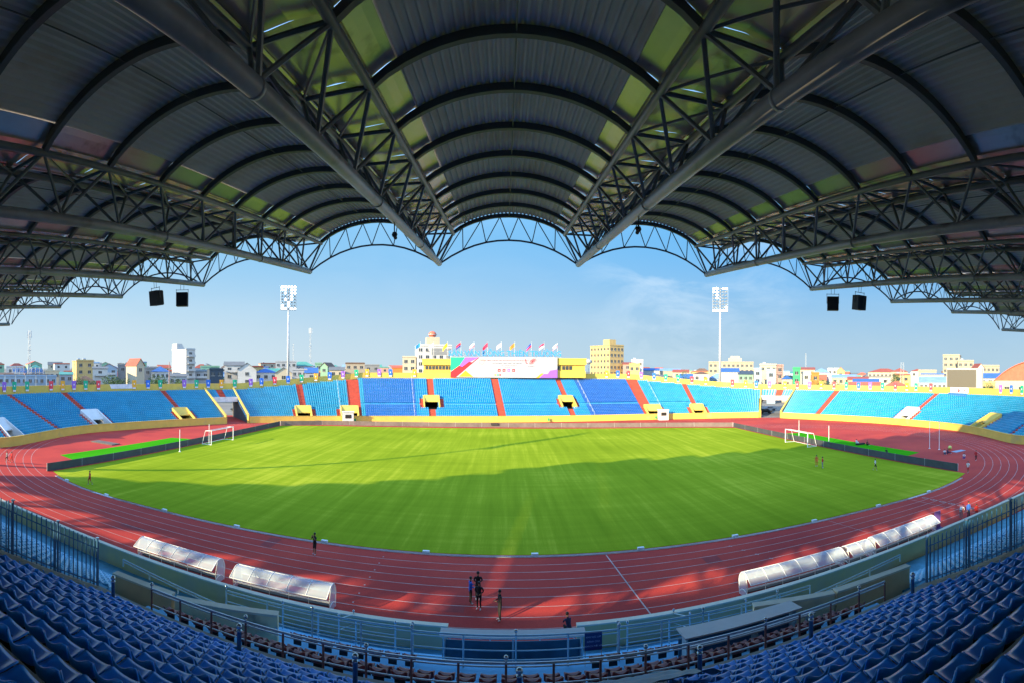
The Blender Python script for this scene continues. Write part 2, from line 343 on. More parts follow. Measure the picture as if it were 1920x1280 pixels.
# ------------------------------------------------------------------ far stands
BASEPX = [(0, 841), (55, 830), (100, 821.5), (150, 812), (250, 804), (350, 797.5), (425, 793.5), (465, 792), (560, 791.3), (640, 791), (780, 791), (943, 791), (1100, 789), (1240, 785.5), (1425, 781.5), (1465, 783), (1550, 787), (1650, 793), (1740, 801), (1790, 806), (1850, 818), (1920, 835)]
base = [onz(a, b) for a, b in BASEPX]
base = [Vector((-82.5, 22, 0)), Vector((-79.5, 34, 0))]+base+[Vector((88, 37, 0)), Vector((91, 22, 0))]
BL = smooth_poly(base, 1.5)
for _ in range(14): BL = [BL[0]]+[(BL[i-1]+BL[i]*2+BL[i+1])/4 for i in range(1, len(BL)-1)]+[BL[-1]]
for p in BL: p.z = 0
NB = len(BL); NR = []
for i in range(NB):
    d = (BL[min(i+2, NB-1)]-BL[max(i-2, 0)]).normalized(); NR.append(Vector((-d.y, d.x, 0)))
for _ in range(30): NR = [NR[0]]+[((NR[i-1]+NR[i]*2+NR[i+1])/4).normalized() for i in range(1, NB-1)]+[NR[-1]]
if NR[NB//2].y < 0: NR = [-v for v in NR]
ARC = [0.0]
for i in range(1, NB): ARC.append(ARC[-1]+(BL[i]-BL[i-1]).length)
def atarc(s):
    s = min(max(s, 0), ARC[-1]-1e-4); lo, hi = 0, NB-1
    while hi-lo > 1:
        m = (lo+hi)//2
        if ARC[m] <= s: lo = m
        else: hi = m
    t = (s-ARC[lo])/(ARC[hi]-ARC[lo]); return BL[lo].lerp(BL[hi], t), NR[lo].lerp(NR[hi], t).normalized()
PXA = [(proj(BL[i])[0], ARC[i]) for i in range(NB)]
def arcpx(px):                          # arc length at which the wall base was seen at column px
    for (a, s), (b, t) in zip(PXA[:-1], PXA[1:]):
        if a <= px <= b: return s+(t-s)*(px-a)/(b-a)
    return 0 if px < PXA[0][0] else ARC[-1]
D0 = .85; ZW = 1.55                     # row depth, front wall height
RISE = .355
def rows_at(s):                          # number of rows: tall in the middle, lower round the ends
    sa, sb, sc, sd = arcpx(470), arcpx(690), arcpx(1215), arcpx(1430)
    if s < sa or s > sd: return 19.0
    if s < sb: return 19+9*((s-sa)/(sb-sa))**1.1
    if s < sc: return 28.0
    return 19+9*((sd-s)/(sd-sc))**1.1
def rowpt(s, k, dn=0.0, up=0.0):
    p, n = atarc(s); return p+n*(1.1+D0*k+dn)+Vector((0, 0, ZW-.45+RISE*k+up))
M_TERR = mat('terrace_sky_blue_paint', (.03, .27, .50), .75, .25, .6)
M_AISLE = mat('aisle_red_paint', (.42, .06, .035), .8, .2, 1)
M_WALL = mat('yellow_cream_wall', (.66, .45, .085), .8, .10, .5, rust=((.50, .37, .13), .35, .60))
M_CONC = mat('bare_concrete', (.33, .31, .28), .9, .15, 1)
M_SEATC = mat('seat_cyan', (.006, .27, .43), .35, .18, .35); M_SEATB = mat('seat_azure', (.000, .23, .54), .35, .15, .35); M_SEATD = mat('seat_royal', (.001, .085, .40), .35, .15, .35)
GATES = [(arcpx(424), arcpx(466)), (arcpx(1425), arcpx(1464))]
GROW = 12                                # rows above the gate openings
AISLES = [(-.5, 1.3, 7, 99), (120, 1.3, 0, 99), (196, 1.3, 7, 99), (357, 1.4, 6, 99), (444, 1.3, 12, 99), (573, 1.5, 6, 99), (668, 3.0, 6, 99), (812, 1.7, 0, 5), (812, 1.7, 13, 99), (943, 2.1, 0, 99), (1077, 1.7, 0, 5), (1077, 1.7, 13, 99), (1221, 3.0, 6, 99), (1313, 1.5, 6, 99), (1447, 1.3, 12, 99), (1528, 1.5, 0, 99), (1692, 1.3, 7, 99), (1886, 1.4, 0, 99)]
AIS = [(arcpx(a), w, k0, k1) for a, w, k0, k1 in AISLES]
# vomitories: (px, half width, first row, last row, hooded)
VOM = [(38, 1.7, 0, 6, 1), (200, 1.7, 0, 6, 1), (357, 1.6, 0, 5, 0), (572, 1.7, 0, 5, 0), (657, 2.0, 0, 5, 0), (812, 1.8, 6, 12, 0), (1077, 1.8, 6, 12, 0), (1232, 2.0, 0, 5, 0), (1315, 1.7, 0, 5, 0), (1684, 1.7, 0, 6, 1), (1822, 1.8, 0, 6, 0)]
VO = [(arcpx(a), hw, k0, k1, h) for a, hw, k0, k1, h in VOM]
def blocked(s, k):
    for a, b in GATES:
        if a-.2 < s < b+.2 and k < GROW: return True
    for a, hw, k0, k1, h in VO:
        if abs(s-a) < hw+1.25 and k0 <= k <= k1: return True
    return False
def in_aisle(s, k):
    for a, w, k0, k1 in AIS:
        if abs(s-a) < w/2+.12 and k0 <= k <= k1: return True
    return False
SECT = [('far_stand', 0, arcpx(424), 'left curved stand of cyan seats, from the frame edge to the left vehicle gate'),
        ('far_stand', arcpx(424), arcpx(1464), 'long tall stand facing the camera across the pitch, topped by the stadium name'),
        ('far_stand', arcpx(1464), ARC[-1], 'right curved stand of cyan seats below the big screen')]
stands = []
for nm, s0, s1, lb in SECT:
    p, _ = atarc((s0+s1)/2); o = thing(nm, (p.x, p.y, 0), lb, 'stand'); stands.append(o)
    n = max(8, int((s1-s0)/1.1)); SS = [s0+(s1-s0)*i/n for i in range(n+1)]
    t = MB(); 
    for i in range(n):
        a, b = SS[i], SS[i+1]; mid = (a+b)/2; nr = int(round(rows_at(mid)))
        gate = any(x < mid < y for x, y in GATES)
        hid = [k for aa, hw, k0, k1, h in VO for k in range(k0, k1+1) if abs(mid-aa) < hw+.3]
        for k in range(GROW if gate else 0, nr):
            if k in hid: continue
            A = rowpt(a, k, -.42); B = rowpt(b, k, -.42); C = rowpt(b, k, .43); Dd = rowpt(a, k, .43)
            t.quad(A, B, C, Dd); up = Vector((0, 0, -RISE)); t.quad(A+up, B+up, B, A)
        if gate:                         # soffit over the gate
            A = rowpt(a, GROW, -.42, -RISE); B = rowpt(b, GROW, -.42, -RISE); C = rowpt(b, nr, .43); Dd = rowpt(a, nr, .43); C.z = B.z; Dd.z = A.z; t.quad(A, Dd, C, B)
    t.build('terrace', M_TERR, o, world=True)
    # rear of the stand
    t = MB(); t.sheet([rowpt(s, rows_at(s), .45, -RISE) for s in SS], [Vector((q.x, q.y, -.05)) if not any(a < s < b for a, b in GATES) else Vector((q.x, q.y, 6)) for s in SS for q in [rowpt(s, rows_at(s), .45)]])
    t.build('rear_wall', M_CONC, o, world=True)
    # parapet at the top
    t = MB(); a = []; b = []
    for s in SS:
        q = rowpt(s, rows_at(s), .1); _, nn = atarc(s); a.append(Vector((q.x, q.y, q.z+1.45))); b.append(Vector((q.x, q.y, q.z+1.45))+nn*.3)
    t.slab(a, b, 1.75); t.build('parapet', M_WALL, o, world=True)
    # front wall with coping
    runs = []; cur = []
    for s in [s0+(s1-s0)*i/(n*2) for i in range(n*2+1)]:
        if any(x+.05 < s < y-.05 for x, y in GATES):
            if len(cur) > 1: runs.append(cur)
            cur = []
        else: cur.append(s)
    if len(cur) > 1: runs.append(cur)
    t = MB(); c = MB()
    for r in runs:
        a = []; b = []; ca = []; cb = []
        for s in r: q, nn = atarc(s); z = Vector((0, 0, ZW)); a.append(q+z); b.append(q+nn*.25+z); ca.append(q-nn*.05+z+Vector((0, 0, .1))); cb.append(q+nn*.3+z+Vector((0, 0, .1)))
        t.slab(a, b, ZW+.05); c.slab(ca, cb, .095)
    t.build('front_wall', M_WALL, o, world=True); c.build('coping', M_WALL, o, world=True)
    # aisles as stepped red strips
    for a, w, k0, k1 in AIS:
        if not (s0 <= a < s1): continue
        t = MB(); nr = int(round(rows_at(a)))
        for k in range(k0, min(k1+1, nr)):
            A = rowpt(a-w/2, k, -.43, .012); B = rowpt(a+w/2, k, -.43, .012); C = rowpt(a+w/2, k, .42, .012); Dd = rowpt(a-w/2, k, .42, .012); t.quad(A, B, C, Dd)
            up = Vector((0, 0, -RISE)); t.quad(A+up, B+up, B, A)
        t.build('aisle', M_AISLE, o, world=True)
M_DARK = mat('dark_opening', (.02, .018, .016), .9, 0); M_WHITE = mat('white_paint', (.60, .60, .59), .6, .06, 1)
for a, hw, k0, k1, h in VO:
    si = [i for i, (_, x, y, _l) in enumerate(SECT) if x <= a <= y][0]; o = stands[si]
    t = MB(); z0 = rowpt(a, k0).z-RISE-.1
    if k0 == 0: z0 = .2
    kt = k1+1
    for sg in (-1, 1):                   # sloping side walls
        s = a+sg*hw
        f = rowpt(s, k0, -.6); bk = rowpt(s, kt, -.3); f2 = rowpt(s+sg*.3, k0, -.6); b2 = rowpt(s+sg*.3, kt, -.3)
        fz = max(z0+1.0, f.z+.35); bz = bk.z+.65
        t = MB(); vs = [(f.x, f.y, z0), (bk.x, bk.y, z0), (bk.x, bk.y, bz), (f.x, f.y, fz), (f2.x, f2.y, z0), (b2.x, b2.y, z0), (b2.x, b2.y, bz), (f2.x, f2.y, fz)]
        t.add(vs, [(0, 1, 2, 3), (7, 6, 5, 4), (3, 2, 6, 7), (0, 3, 7, 4), (1, 5, 6, 2)]); e = t.build('entrance_side_wall', M_WALL if not h else M_WHITE, o, world=True)
    t = MB(); A = rowpt(a-hw, kt, -.5); B = rowpt(a+hw, kt, -.5); zt = A.z+.7; zl = z0+2.05    # lintel
    A2 = rowpt(a-hw, kt, -.2); B2 = rowpt(a+hw, kt, -.2)
    f0 = rowpt(a-hw, (k0+kt)/2, 0); f1 = rowpt(a+hw, (k0+kt)/2, 0)
    t.slab([Vector((f0.x, f0.y, zl)), Vector((f1.x, f1.y, zl))], [Vector((A2.x, A2.y, zt)), Vector((B2.x, B2.y, zt))], .2)
    t.build('lintel', M_WALL if not h else M_WHITE, o, world=True, sub=e)
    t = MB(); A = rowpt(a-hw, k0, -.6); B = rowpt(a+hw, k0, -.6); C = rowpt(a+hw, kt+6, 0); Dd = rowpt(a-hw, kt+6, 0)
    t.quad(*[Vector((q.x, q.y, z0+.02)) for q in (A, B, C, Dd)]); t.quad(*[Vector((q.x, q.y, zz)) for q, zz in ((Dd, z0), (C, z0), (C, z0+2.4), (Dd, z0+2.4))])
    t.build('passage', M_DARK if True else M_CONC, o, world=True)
    for sg in (-1, 1):                   # red stairs beside the portal
        t = MB()
        for k in range(k0, k1+1):
            s = a+sg*(hw+.3); s2 = a+sg*(hw+1.3); A = rowpt(min(s, s2), k, -.43, .012); B = rowpt(max(s, s2), k, -.43, .012); C = rowpt(max(s, s2), k, .42, .012); Dd = rowpt(min(s, s2), k, .42, .012); t.quad(A, B, C, Dd); up = Vector((0, 0, -RISE)); t.quad(A+up, B+up, B, A)
        t.build('aisle', M_AISLE, o, world=True)
# gate side walls, lintels
for gi, (a, b) in enumerate(GATES):
    o = stands[1]
    for s in (a, b):
        t = MB(); A = rowpt(s, -1, 0); kt = int(rows_at(s)); B = rowpt(s, kt, .4)
        _, nn = atarc(s); tdir = Vector((nn.y, -nn.x, 0))*.3
        vs = [(A.x, A.y, 0), (B.x, B.y, 0), (B.x, B.y, rowpt(s, kt).z+.3), (A.x, A.y, 2.0)]
        vs += [(x+tdir.x, y+tdir.y, z) for x, y, z in vs]; t.add(vs, [(0, 1, 2, 3), (7, 6, 5, 4), (3, 2, 6, 7), (0, 3, 7, 4), (1, 5, 6, 2)]); gw = t.build('gate_wall', mat('gate_shade_dark', (.10, .10, .095), .9, .2, 1), o, world=True); t = MB(); dz_ = Vector((0, 0, .12)); t.bar(Vector((A.x, A.y, 2.05)), Vector((B.x, B.y, rowpt(s, kt).z+.4)), .45, .3); t.bar(Vector((A.x, A.y, 0)), Vector((A.x+.01, A.y, 2.1)), .45, .45); t.build('coping', M_WALL, o, world=True, sub=gw)  # dark wall colour stands in for the shade inside the gate
    t = MB(); A = rowpt(a, GROW, -.75); B = rowpt(b, GROW, -.75); t.bar((A.x, A.y, A.z-.1), (B.x, B.y, B.z-.1), .12, 1.3)
    bn = tag(t.build('gate_banner', mat('banner_pale', (.75, .68, .68), .7, .25, .8)), ['pale cloth banner over the left vehicle gate', 'pale cloth banner over the right vehicle gate'][gi], 'banner')
# seats of the far stands: thousands, one mass
def far_seat(t, p, n):
    tx = Vector((-n.y, n.x, 0)); w = .21; d = .19
    a = p-n*d+Vector((0, 0, .26)); b = p+n*.06+Vector((0, 0, .22)); c = p+n*.15+Vector((0, 0, .60))
    t.add([a-tx*w, a+tx*w, b+tx*w, b-tx*w, c+tx*w*.9, c-tx*w*.9, c+tx*w*.9+n*.04, c-tx*w*.9+n*.04, a-tx*w-Vector((0, 0, .10)), a+tx*w-Vector((0, 0, .10))], [(0, 1, 2, 3), (3, 2, 4, 5), (5, 4, 6, 7), (8, 9, 1, 0)])
    m_ = t.mi; t.mi = 3; q = p+n*.085+Vector((0, 0, .50)); e = tx*.055; f = n*.012+Vector((0, 0, .04)); q -= n*.025; t.quad(q-e-f, q+e-f, q+e+f, q-e+f); t.mi = m_  # small pale dot on each seat back
t = MB()
cd1, cd2, cd3, cd4 = arcpx(688), arcpx(782), arcpx(1112), arcpx(1212)
for k in range(28):
    s = .3
    while s < ARC[-1]:
        if k < int(round(rows_at(s)))-1 and not blocked(s, k) and not in_aisle(s, k) and not (k == 8 and arcpx(680) < s < arcpx(1325)):
            p, n = atarc(s); q = p+n*(1.1+D0*k+.05)
            if q.y > 24:
                t.mi = 2 if (cd1 < s < cd2 or cd3 < s < cd4) else (1 if cd2 <= s <= cd3 else 0)
                far_seat(t, q+Vector((0, 0, ZW-.45+RISE*k)), n)
        s += .52
fs = t.build('far_stand_seats', [M_SEATC, M_SEATB, M_SEATD, mat('seat_pale_dot', (.42, .62, .72), .5, 0)]); tag(fs, 'thousands of small blue and cyan plastic seats filling the far and end stands', 'seats', None, 'stuff')
# stair rails in the middle stand
for i, px in enumerate((640, 778, 1117, 1247)):
    s = arcpx(px); t = MB(); nr = int(rows_at(s))
    for k in range(0, nr, 3): q = rowpt(s, k, 0); t.tube(q, q+Vector((0, 0, .95)), .03, 5)
    t.tube(rowpt(s, 0, 0, .95), rowpt(s, nr-1, 0, .95), .03, 5); 
    tag(t.build('stair_rail', M_WHITE), ['thin white rail down the far stand left of the wide left aisle', 'thin white rail right of the royal blue seat block on the left', 'thin white rail left of the royal blue seat block on the right', 'thin white rail down the far stand right of the wide right aisle'][i], 'handrail')
# white booths at the pitch side
for px, py, lb in ((652, 791.5, 'white booth with a dark window at the foot of the far stand, left'), (1241, 786.5, 'white booth with a dark opening at the foot of the far stand, right')):
    s = arcpx(px); p, n = atarc(s); q = p-n*1.2; rz = math.atan2(n.y, n.x)-math.pi/2
    o = thing('ticket_booth', (q.x, q.y, 0), lb, 'booth', None, rz)
    t = MB(); t.box((0, 0, 1.35), (2.7, 1.6, 2.7)); t.box((0, 0, 2.8), (3.0, 1.9, .2)); t.build('booth_shell', M_WHITE, o)
    t = MB(); t.box((0, -.83, 1.7), (1.5, .06, .9)); t.build('window', M_DARK, o)
# hanging cloth pennants round the parapet
PC = [mat('cloth_green', (.02, .42, .22), .8, .1, 1), mat('cloth_red', (.80, .07, .09), .8, .1, 1), mat('cloth_orange', (.85, .40, .04), .8, .1, 1), mat('cloth_purple', (.33, .14, .55), .8, .1, 1), mat('cloth_blue', (.03, .16, .62), .8, .1, 1)]
PN = ['green', 'red', 'orange', 'purple', 'blue']
PEN = [(7, 3), (26, 0), (50, 0), (95, 1), (117, 2), (138, 3), (160, 0), (184, 1), (251, 2), (277, 4), (300, 0), (345, 3), (368, 0), (390, 4), (415, 2), (440, 0), (470, 3), (490, 4), (515, 1), (540, 4), (565, 0), (592, 2), (618, 4), (643, 3), (668, 0), (688, 2), (711, 3), (732, 4), (777, 2), (1137, 2), (1158, 4), (1178, 1), (1202, 3), (1226, 4), (1248, 0), (1271, 0), (1297, 1), (1323, 2), (1373, 1), (1398, 2), (1418, 4), (1443, 3), (1472, 2), (1495, 1), (1518, 3), (1540, 2), (1564, 1), (1587, 0), (1610, 4), (1632, 3), (1655, 0), (1679, 1), (1701, 2), (1718, 0), (1746, 1), (1877, 3), (1897, 4), (1917, 0)]
TOPPX = None
def parapet_s(px):                       # arc length whose parapet was seen at column px
    best = None
    for i in range(0, NB): 
        s = ARC[i]; q = rowpt(s, rows_at(s), .1); x = proj(q)[0]
        if best is None or abs(x-px) < best[0]: best = (abs(x-px), s)
    s = best[1]
    for _ in range(12):
        x0 = proj(rowpt(s, rows_at(s), .1))[0]; x1 = proj(rowpt(min(s+.5, ARC[-1]), rows_at(s), .1))[0]; s += (px-x0)/max(1e-3, (x1-x0)/.5)*.8
    return s
places = {0: {}, 1: {}, 2: {}}
pen0 = {}
cnt = {}
for i, (px, c) in enumerate(PEN):
    s = parapet_s(px); q = rowpt(s, rows_at(s), .1); _, n = atarc(s); rz = math.atan2(n.y, n.x)-math.pi/2
    side = 'left curve' if px < 424 else ('right curve' if px > 1464 else ('far stand left of the sign' if px < 790 else 'far stand right of the sign'))
    kk = (c, side); cnt[kk] = cnt.get(kk, 0)+1; tot = sum(1 for a, b in PEN if b == c and ('left curve' if a < 424 else ('right curve' if a > 1464 else ('far stand left of the sign' if a < 790 else 'far stand right of the sign'))) == side)
    ords = ['first', 'second', 'third', 'fourth', 'fifth', 'sixth', 'seventh', 'eighth'][cnt[kk]-1]
    lb = f'only {PN[c]} banner on the {side} parapet' if tot == 1 else f'{ords} {PN[c]} banner from the left, {side} parapet'
    if c not in pen0:
        o = thing('hanging_banner', (0, 0, 0), lb, 'banner', 'small coloured banners hung round the stadium parapet')
        t = MB(); t.add([(-.62, -.12, 2.45), (-.22, -.2, 2.5), (.22, -.13, 2.48), (.62, -.2, 2.45), (.54, -.16, .65), (.17, -.22, .5), (-.17, -.14, .5), (-.5, -.2, .65)], [(0, 7, 6, 1), (1, 6, 5, 2), (2, 5, 4, 3)]); t.build('cloth', PC[c], o)
        t = MB(); t.quad((-.42, -.23, .62), (-.42, -.23, .25), (.42, -.23, .25), (.42, -.23, .62)); t.quad((-.14, -.235, 1.75), (-.14, -.235, 1.35), (.14, -.235, 1.35), (.14, -.235, 1.75)); t.build('emblem', mat('cloth_pale', (.8, .72, .74), .8, .15, 2), o)
        t = MB(); t.tube((0, -.05, .2), (0, -.05, 2.45), .03, 5); t.tube((-.6, -.1, 2.4), (.6, -.1, 2.4), .025, 5); t.build('hanger', M_WHITE, o)
        pen0[c] = o; o.location = q; o.rotation_euler = (0, 0, rz)
    else: copy_tree(pen0[c], q, rz, lb)
# ------------------------------------------------------------------ grandstand roof
ORDW = ['', 'first', 'second', 'third', 'fourth', 'fifth', 'sixth', 'seventh', 'eighth']
M_STEEL = mat('truss_steel_grey_green', (.12, .135, .125), .45, .22, 1.2, rust=((.05, .04, .035), .8, .62)); M_PIPE = mat('main_pipe_grey', (.24, .245, .235), .42, .3, .5, rust=((.07, .06, .05), .9, .60))
M_SHEET = mat('corrugated_roof_sheet', (.50, .465, .42), .7, .15, .3, rust=((.42, .36, .29), .5, .56)); M_RIB = mat('rib_dark_steel', (.075, .085, .08), .5, .2, 1)
M_GUT = mat('polished_gutter_lining', (.50, .47, .45), .27, .12, .6, metal=.6, bump=.3, rust=((.20, .20, .18), 1.4, .6))
YF, YB, NP = 26.4, -8.85, 15
DY = (YF-YB)/NP; SL = .085; CHX = .78
ZT0 = 20.9; ZB0 = 19.35
TX = [.2+7.6*(j-9.5) for j in range(-3, 20)]       # truss positions across the stand; those past the frame added for shadow
def tdz(i):
    i -= 3
    m = abs(i-9.5)+.5; return {1: 0, 2: -.1, 3: -.28, 4: -.4, 5: -.5}.get(int(m), -1.55 if m < 6.5 else -.6)
def tdy(i):
    i -= 3
    m = abs(i-9.5)+.5
    return 0.0 if m < 6 else (-.5 if m < 7 else (-2.6-(m-6)*4.2 if i < 9 else -(m-6)*2.0))  # unseen left bays set back to shape the roof shadow on the pitch
def ztop(y): return ZT0-SL*(YF-y)
def zbot(y): return ZB0-.078*(YF-y)
RY = [YF-DY*k for k in range(NP+1)]
def make_truss():
    o = thing('roof_truss', (0, 0, 0), 'x', 'roof truss', 'grey steel trusses carrying the vaulted roof')
    t = MB(); t.tube((0, YB, zbot(YB)), (0, YF+.25, zbot(YF+.25)), .165, 14)
    for k in range(2, NP, 3): y = RY[k]-DY/2; t.tube((0, y-.04, zbot(y)), (0, y+.04, zbot(y)), .178, 14)
    t.build('bottom_chord', M_PIPE, o, smooth=True)
    for s in (-1, 1):
        t = MB(); t.tube((s*CHX, YB, ztop(YB)), (s*CHX, YF+.1, ztop(YF+.1)), .10, 8); t.build('top_chord', M_STEEL, o, smooth=True)
    for s in (-1, 1):
        t = MB()
        for k in range(NP):
            y0, y1 = RY[k], RY[k+1]; ym = (y0+y1)/2
            t.tube((s*CHX, y0, ztop(y0)), (s*.05, ym, zbot(ym)+.1), .050, 6); t.tube((s*CHX, y1, ztop(y1)), (s*.05, ym, zbot(ym)+.1), .050, 6)
        t.tube((s*CHX, YF, ztop(YF)), (s*.05, YF+.1, zbot(YF)+.1), .055, 6); t.build('web_lattice', M_STEEL, o)
    t = MB()
    for k in range(NP+1): y = RY[k]; t.tube((-CHX, y, ztop(y)+.02), (CHX, y, ztop(y)+.02), .055, 6)
    for k in range(NP): t.tube((-CHX, RY[k], ztop(RY[k])), (CHX, RY[k+1], ztop(RY[k+1])), .035, 5)
    t.build('cross_struts', M_STEEL, o)
    t = MB()
    for k in range(NP):
        y0, y1 = RY[k]-.01, RY[k+1]-.01; n = 4
        for i in range(n):
            a = -CHX-.06+(2*CHX+.12)*i/n; b = -CHX-.06+(2*CHX+.12)*(i+1)/n; w = lambda x: .20+.02*math.sin(5*x+k)
            t.quad((a, y0, ztop(y0)+w(a)), (a, y1, ztop(y1)+w(a)), (b, y1, ztop(y1)+w(b)), (b, y0, ztop(y0)+w(b)))
    t.build('gutter_lining', M_GUT, o); return o
RISEA = .92
def make_bay():
    """vault over one bay, local x from the left truss axis to the right one"""
    o = thing('roof_vault', (0, 0, 0), 'x', 'roof vault', 'corrugated barrel vaults of the grandstand roof')
    x0, x1 = CHX, 7.6-CHX; w = x1-x0
    def arch(u): return RISEA*(1-(2*u-1)**2)**.85 if 0 < u < 1 else 0
    t = MB(); N = 100; u0 = .085; st = []
    rows = []
    for y in RY:
        r = []
        for i in range(N+1):
            u = u0+(1-2*u0)*i/N; r.append((x0+w*u, y, ztop(y)+.16+arch(u)+(.04 if i % 4 < 2 else -.02)))
        rows.append(r)
    for a, b in zip(rows[:-1], rows[1:]): t.sheet(a, b)
    t.build('roof_sheet', M_SHEET, o)
    for k, y in enumerate(RY):
        t = MB(); n = 16; pts = [(x0+w*i/n, y, ztop(y)+arch(i/n)+.02) for i in range(n+1)]
        a = [(p[0], y-.07, p[2]+.12) for p in pts]; b = [(p[0], y+.07, p[2]+.12) for p in pts]; t.slab(a, b, .2); t.build('rib', M_RIB, o)
    for s in (0, 1):
        t = MB()
        for k in range(NP):
            y0, y1 = RY[k]-.012, RY[k+1]-.012; us = [-.008, .03, .06, .09]
            for a, b in zip(us[:-1], us[1:]):
                a, b = (a, b) if s == 0 else (1-b, 1-a)
                f = lambda u, y: (x0+w*u, y, ztop(y)+.185+arch(max(0, min(1, u)))+.012*math.sin(40*u+k*1.7))
                t.quad(f(a, y0), f(a, y1), f(b, y1), f(b, y0))
        t.build('gutter_edge', M_GUT, o)
    t = MB(); t.tube((x0+w/2, YB, ztop(YB)+RISEA+.0), (x0+w/2, YF, ztop(YF)+RISEA+.0), .018, 5); t.build('ridge_rod', M_RIB, o)
    # lattice fascia between the truss tips
    t = MB(); n = 12
    def up(i): u = i/n; return Vector((x0+w*u, YF+.12, ztop(YF)+arch(u)+.02))
    def lo(i):
        u = i/n; return Vector((.06+7.48*u, YF+.18, zbot(YF)+1.22*(1-abs(2*u-1)**2.1)))
    t.path([up(i) for i in range(n+1)], .055, 6); t.path([lo(i) for i in range(n+1)], .055, 6)
    for i in range(0, n, 2): t.tube(lo(i), up(i+1), .028, 5); t.tube(up(i+1), lo(i+2), .028, 5)
    t.build('fascia_lattice', M_STEEL, o)
    return o
tr0 = make_truss(); bay0 = make_bay()
def tname(i):
    i -= 3
    m = int(abs(i-9.5)+.5); side = 'left' if i < 10 else 'right'
    if m > 6: return f'unseen steel roof truss added beyond the frame on the {side}, {ORDW[m-6]} past the edge'
    return ['', 'steel roof truss just %s of the central vault', 'second steel roof truss %s of the central vault', 'third steel roof truss on the %s, with loudspeakers hung from it', 'fourth steel roof truss %s of the central vault', 'fifth steel roof truss %s of the central vault', 'outermost visible steel roof truss on the %s'][m] % side
used = False
NT = 23
for i in range(0, NT):
    if i > 20: continue
    o = tr0 if not used else copy_tree(tr0); used = True
    s_ = (YF+tdy(i)-YB)/(YF-YB); o.location = (TX[i], YB*(1-s_), tdz(i)); o.scale = (1, s_, 1); o['label'] = tname(i)
    if int(abs(i-12.5)+.5) > 6: o['group'] = 'unseen trusses added beyond the frame at the '+('left' if i < 13 else 'right')
used = False
for i in range(0, NT-1):
    if i > 19: continue
    o = bay0 if not used else copy_tree(bay0); used = True
    # each vault leans with the two trusses that carry it
    dzm = (tdz(i)+tdz(i+1))/2; dym = (tdy(i)+tdy(i+1))/2
    be = -math.atan2(tdz(i+1)-tdz(i), 7.6); s_ = (YF+dym-YB)/(YF-YB); o.scale = (1, s_, 1); o.location = (TX[i]-20*math.sin(be), YB*(1-s_), tdz(i)+20-20*math.cos(be)); o.rotation_euler = (0, be, 0)
    m = i-12; side = 'left' if m < 0 else 'right'; m = abs(m)
    o['label'] = 'central corrugated vault straight above the camera' if m == 0 else (f'unseen corrugated roof vault added beyond the frame on the {side}, {ORDW[m-6]} past the edge' if m > 6 else ['', 'first', 'second', 'third', 'fourth', 'fifth', 'sixth'][m]+f' corrugated roof vault {side} of the central one')
    if m > 6: o['group'] = 'unseen vaults added beyond the frame at the '+side
# loudspeakers
M_SPK = mat('speaker_black', (.012, .014, .015), .55, .2, 4)
def speaker(x, y, z, rz, tilt, label, first=[None]):
    if first[0] is None:
        o = thing('hanging_loudspeaker', (0, 0, 0), label, 'loudspeaker', 'loudspeakers hung under the roof')
        t = MB(); t.box((0, 0, -1.0), (.82, .55, 1.0)); t.box((.2, .02, -1.0), (.42, .62, .92)); t.build('cabinet', M_SPK, o)
        t = MB(); t.quad((-.36, .281, -1.45), (.36, .281, -1.45), (.36, .281, -.55), (-.36, .281, -.55)); t.build('grille', mat('grille', (.03, .032, .034), .8, .3, 30), o)
        for s in (-1, 1): t = MB(); t.tube((s*.44, 0, -1.0), (s*.44, 0, -.25), .018, 5); t.build('bracket', M_STEEL, o)
        t = MB(); t.tube((-.46, 0, -.3), (.46, 0, -.3), .02, 5); t.tube((-.12, 0, -.3), (-.12, 0, .1), .015, 5); t.tube((.12, 0, -.3), (.12, 0, .1), .015, 5); t.build('hanger', M_STEEL, o); first[0] = o
    else: o = copy_tree(first[0], label=label)
    o.location = (x, y, z); o.rotation_euler = (tilt, 0, rz); o.scale = (.86, .86, .86)
for px, i, rz, tl, lb in ((290, 10, -.2, .1, 'outer black loudspeaker hung under the roof on the left'), (341, 10, .5, 0, 'inner black loudspeaker hung under the roof on the left'), (1561, 15, -.6, 0, 'inner black loudspeaker hung under the roof on the right'), (1612, 15, .1, .08, 'outer black loudspeaker hung under the roof on the right')):
    Y = abs(TX[i])/math.tan(abs((px-CX)/F)); speaker(TX[i], Y, zbot(Y)+tdz(i)-.22, rz, tl, lb)
for i, (ti, px) in enumerate(((12, 738), (13, 1196), (13, 1200))):
    Y = abs(TX[ti])/math.tan(abs((px-CX)/F)); t = MB(); t.tube((0, 0, 0), (0, 0, -.3), .02, 5); t.ball((0, .03, -.38), .10, 8); t.tube((0, .03, -.4), (0, .18, -.46), .06, 8)
    if i < 2: o = tag(t.build('security_camera', M_SPK), ['small dark camera under the main pipe left of centre', 'small dark camera under the main pipe right of centre'][i], 'camera'); o.location = (TX[ti], Y, zbot(Y)+tdz(ti)-.15)
# unseen rear wall behind the top rows, pale to bounce light forward
M_REAR = mat('rear_wall_plaster', (.80, .78, .70), .85, .1, .6)
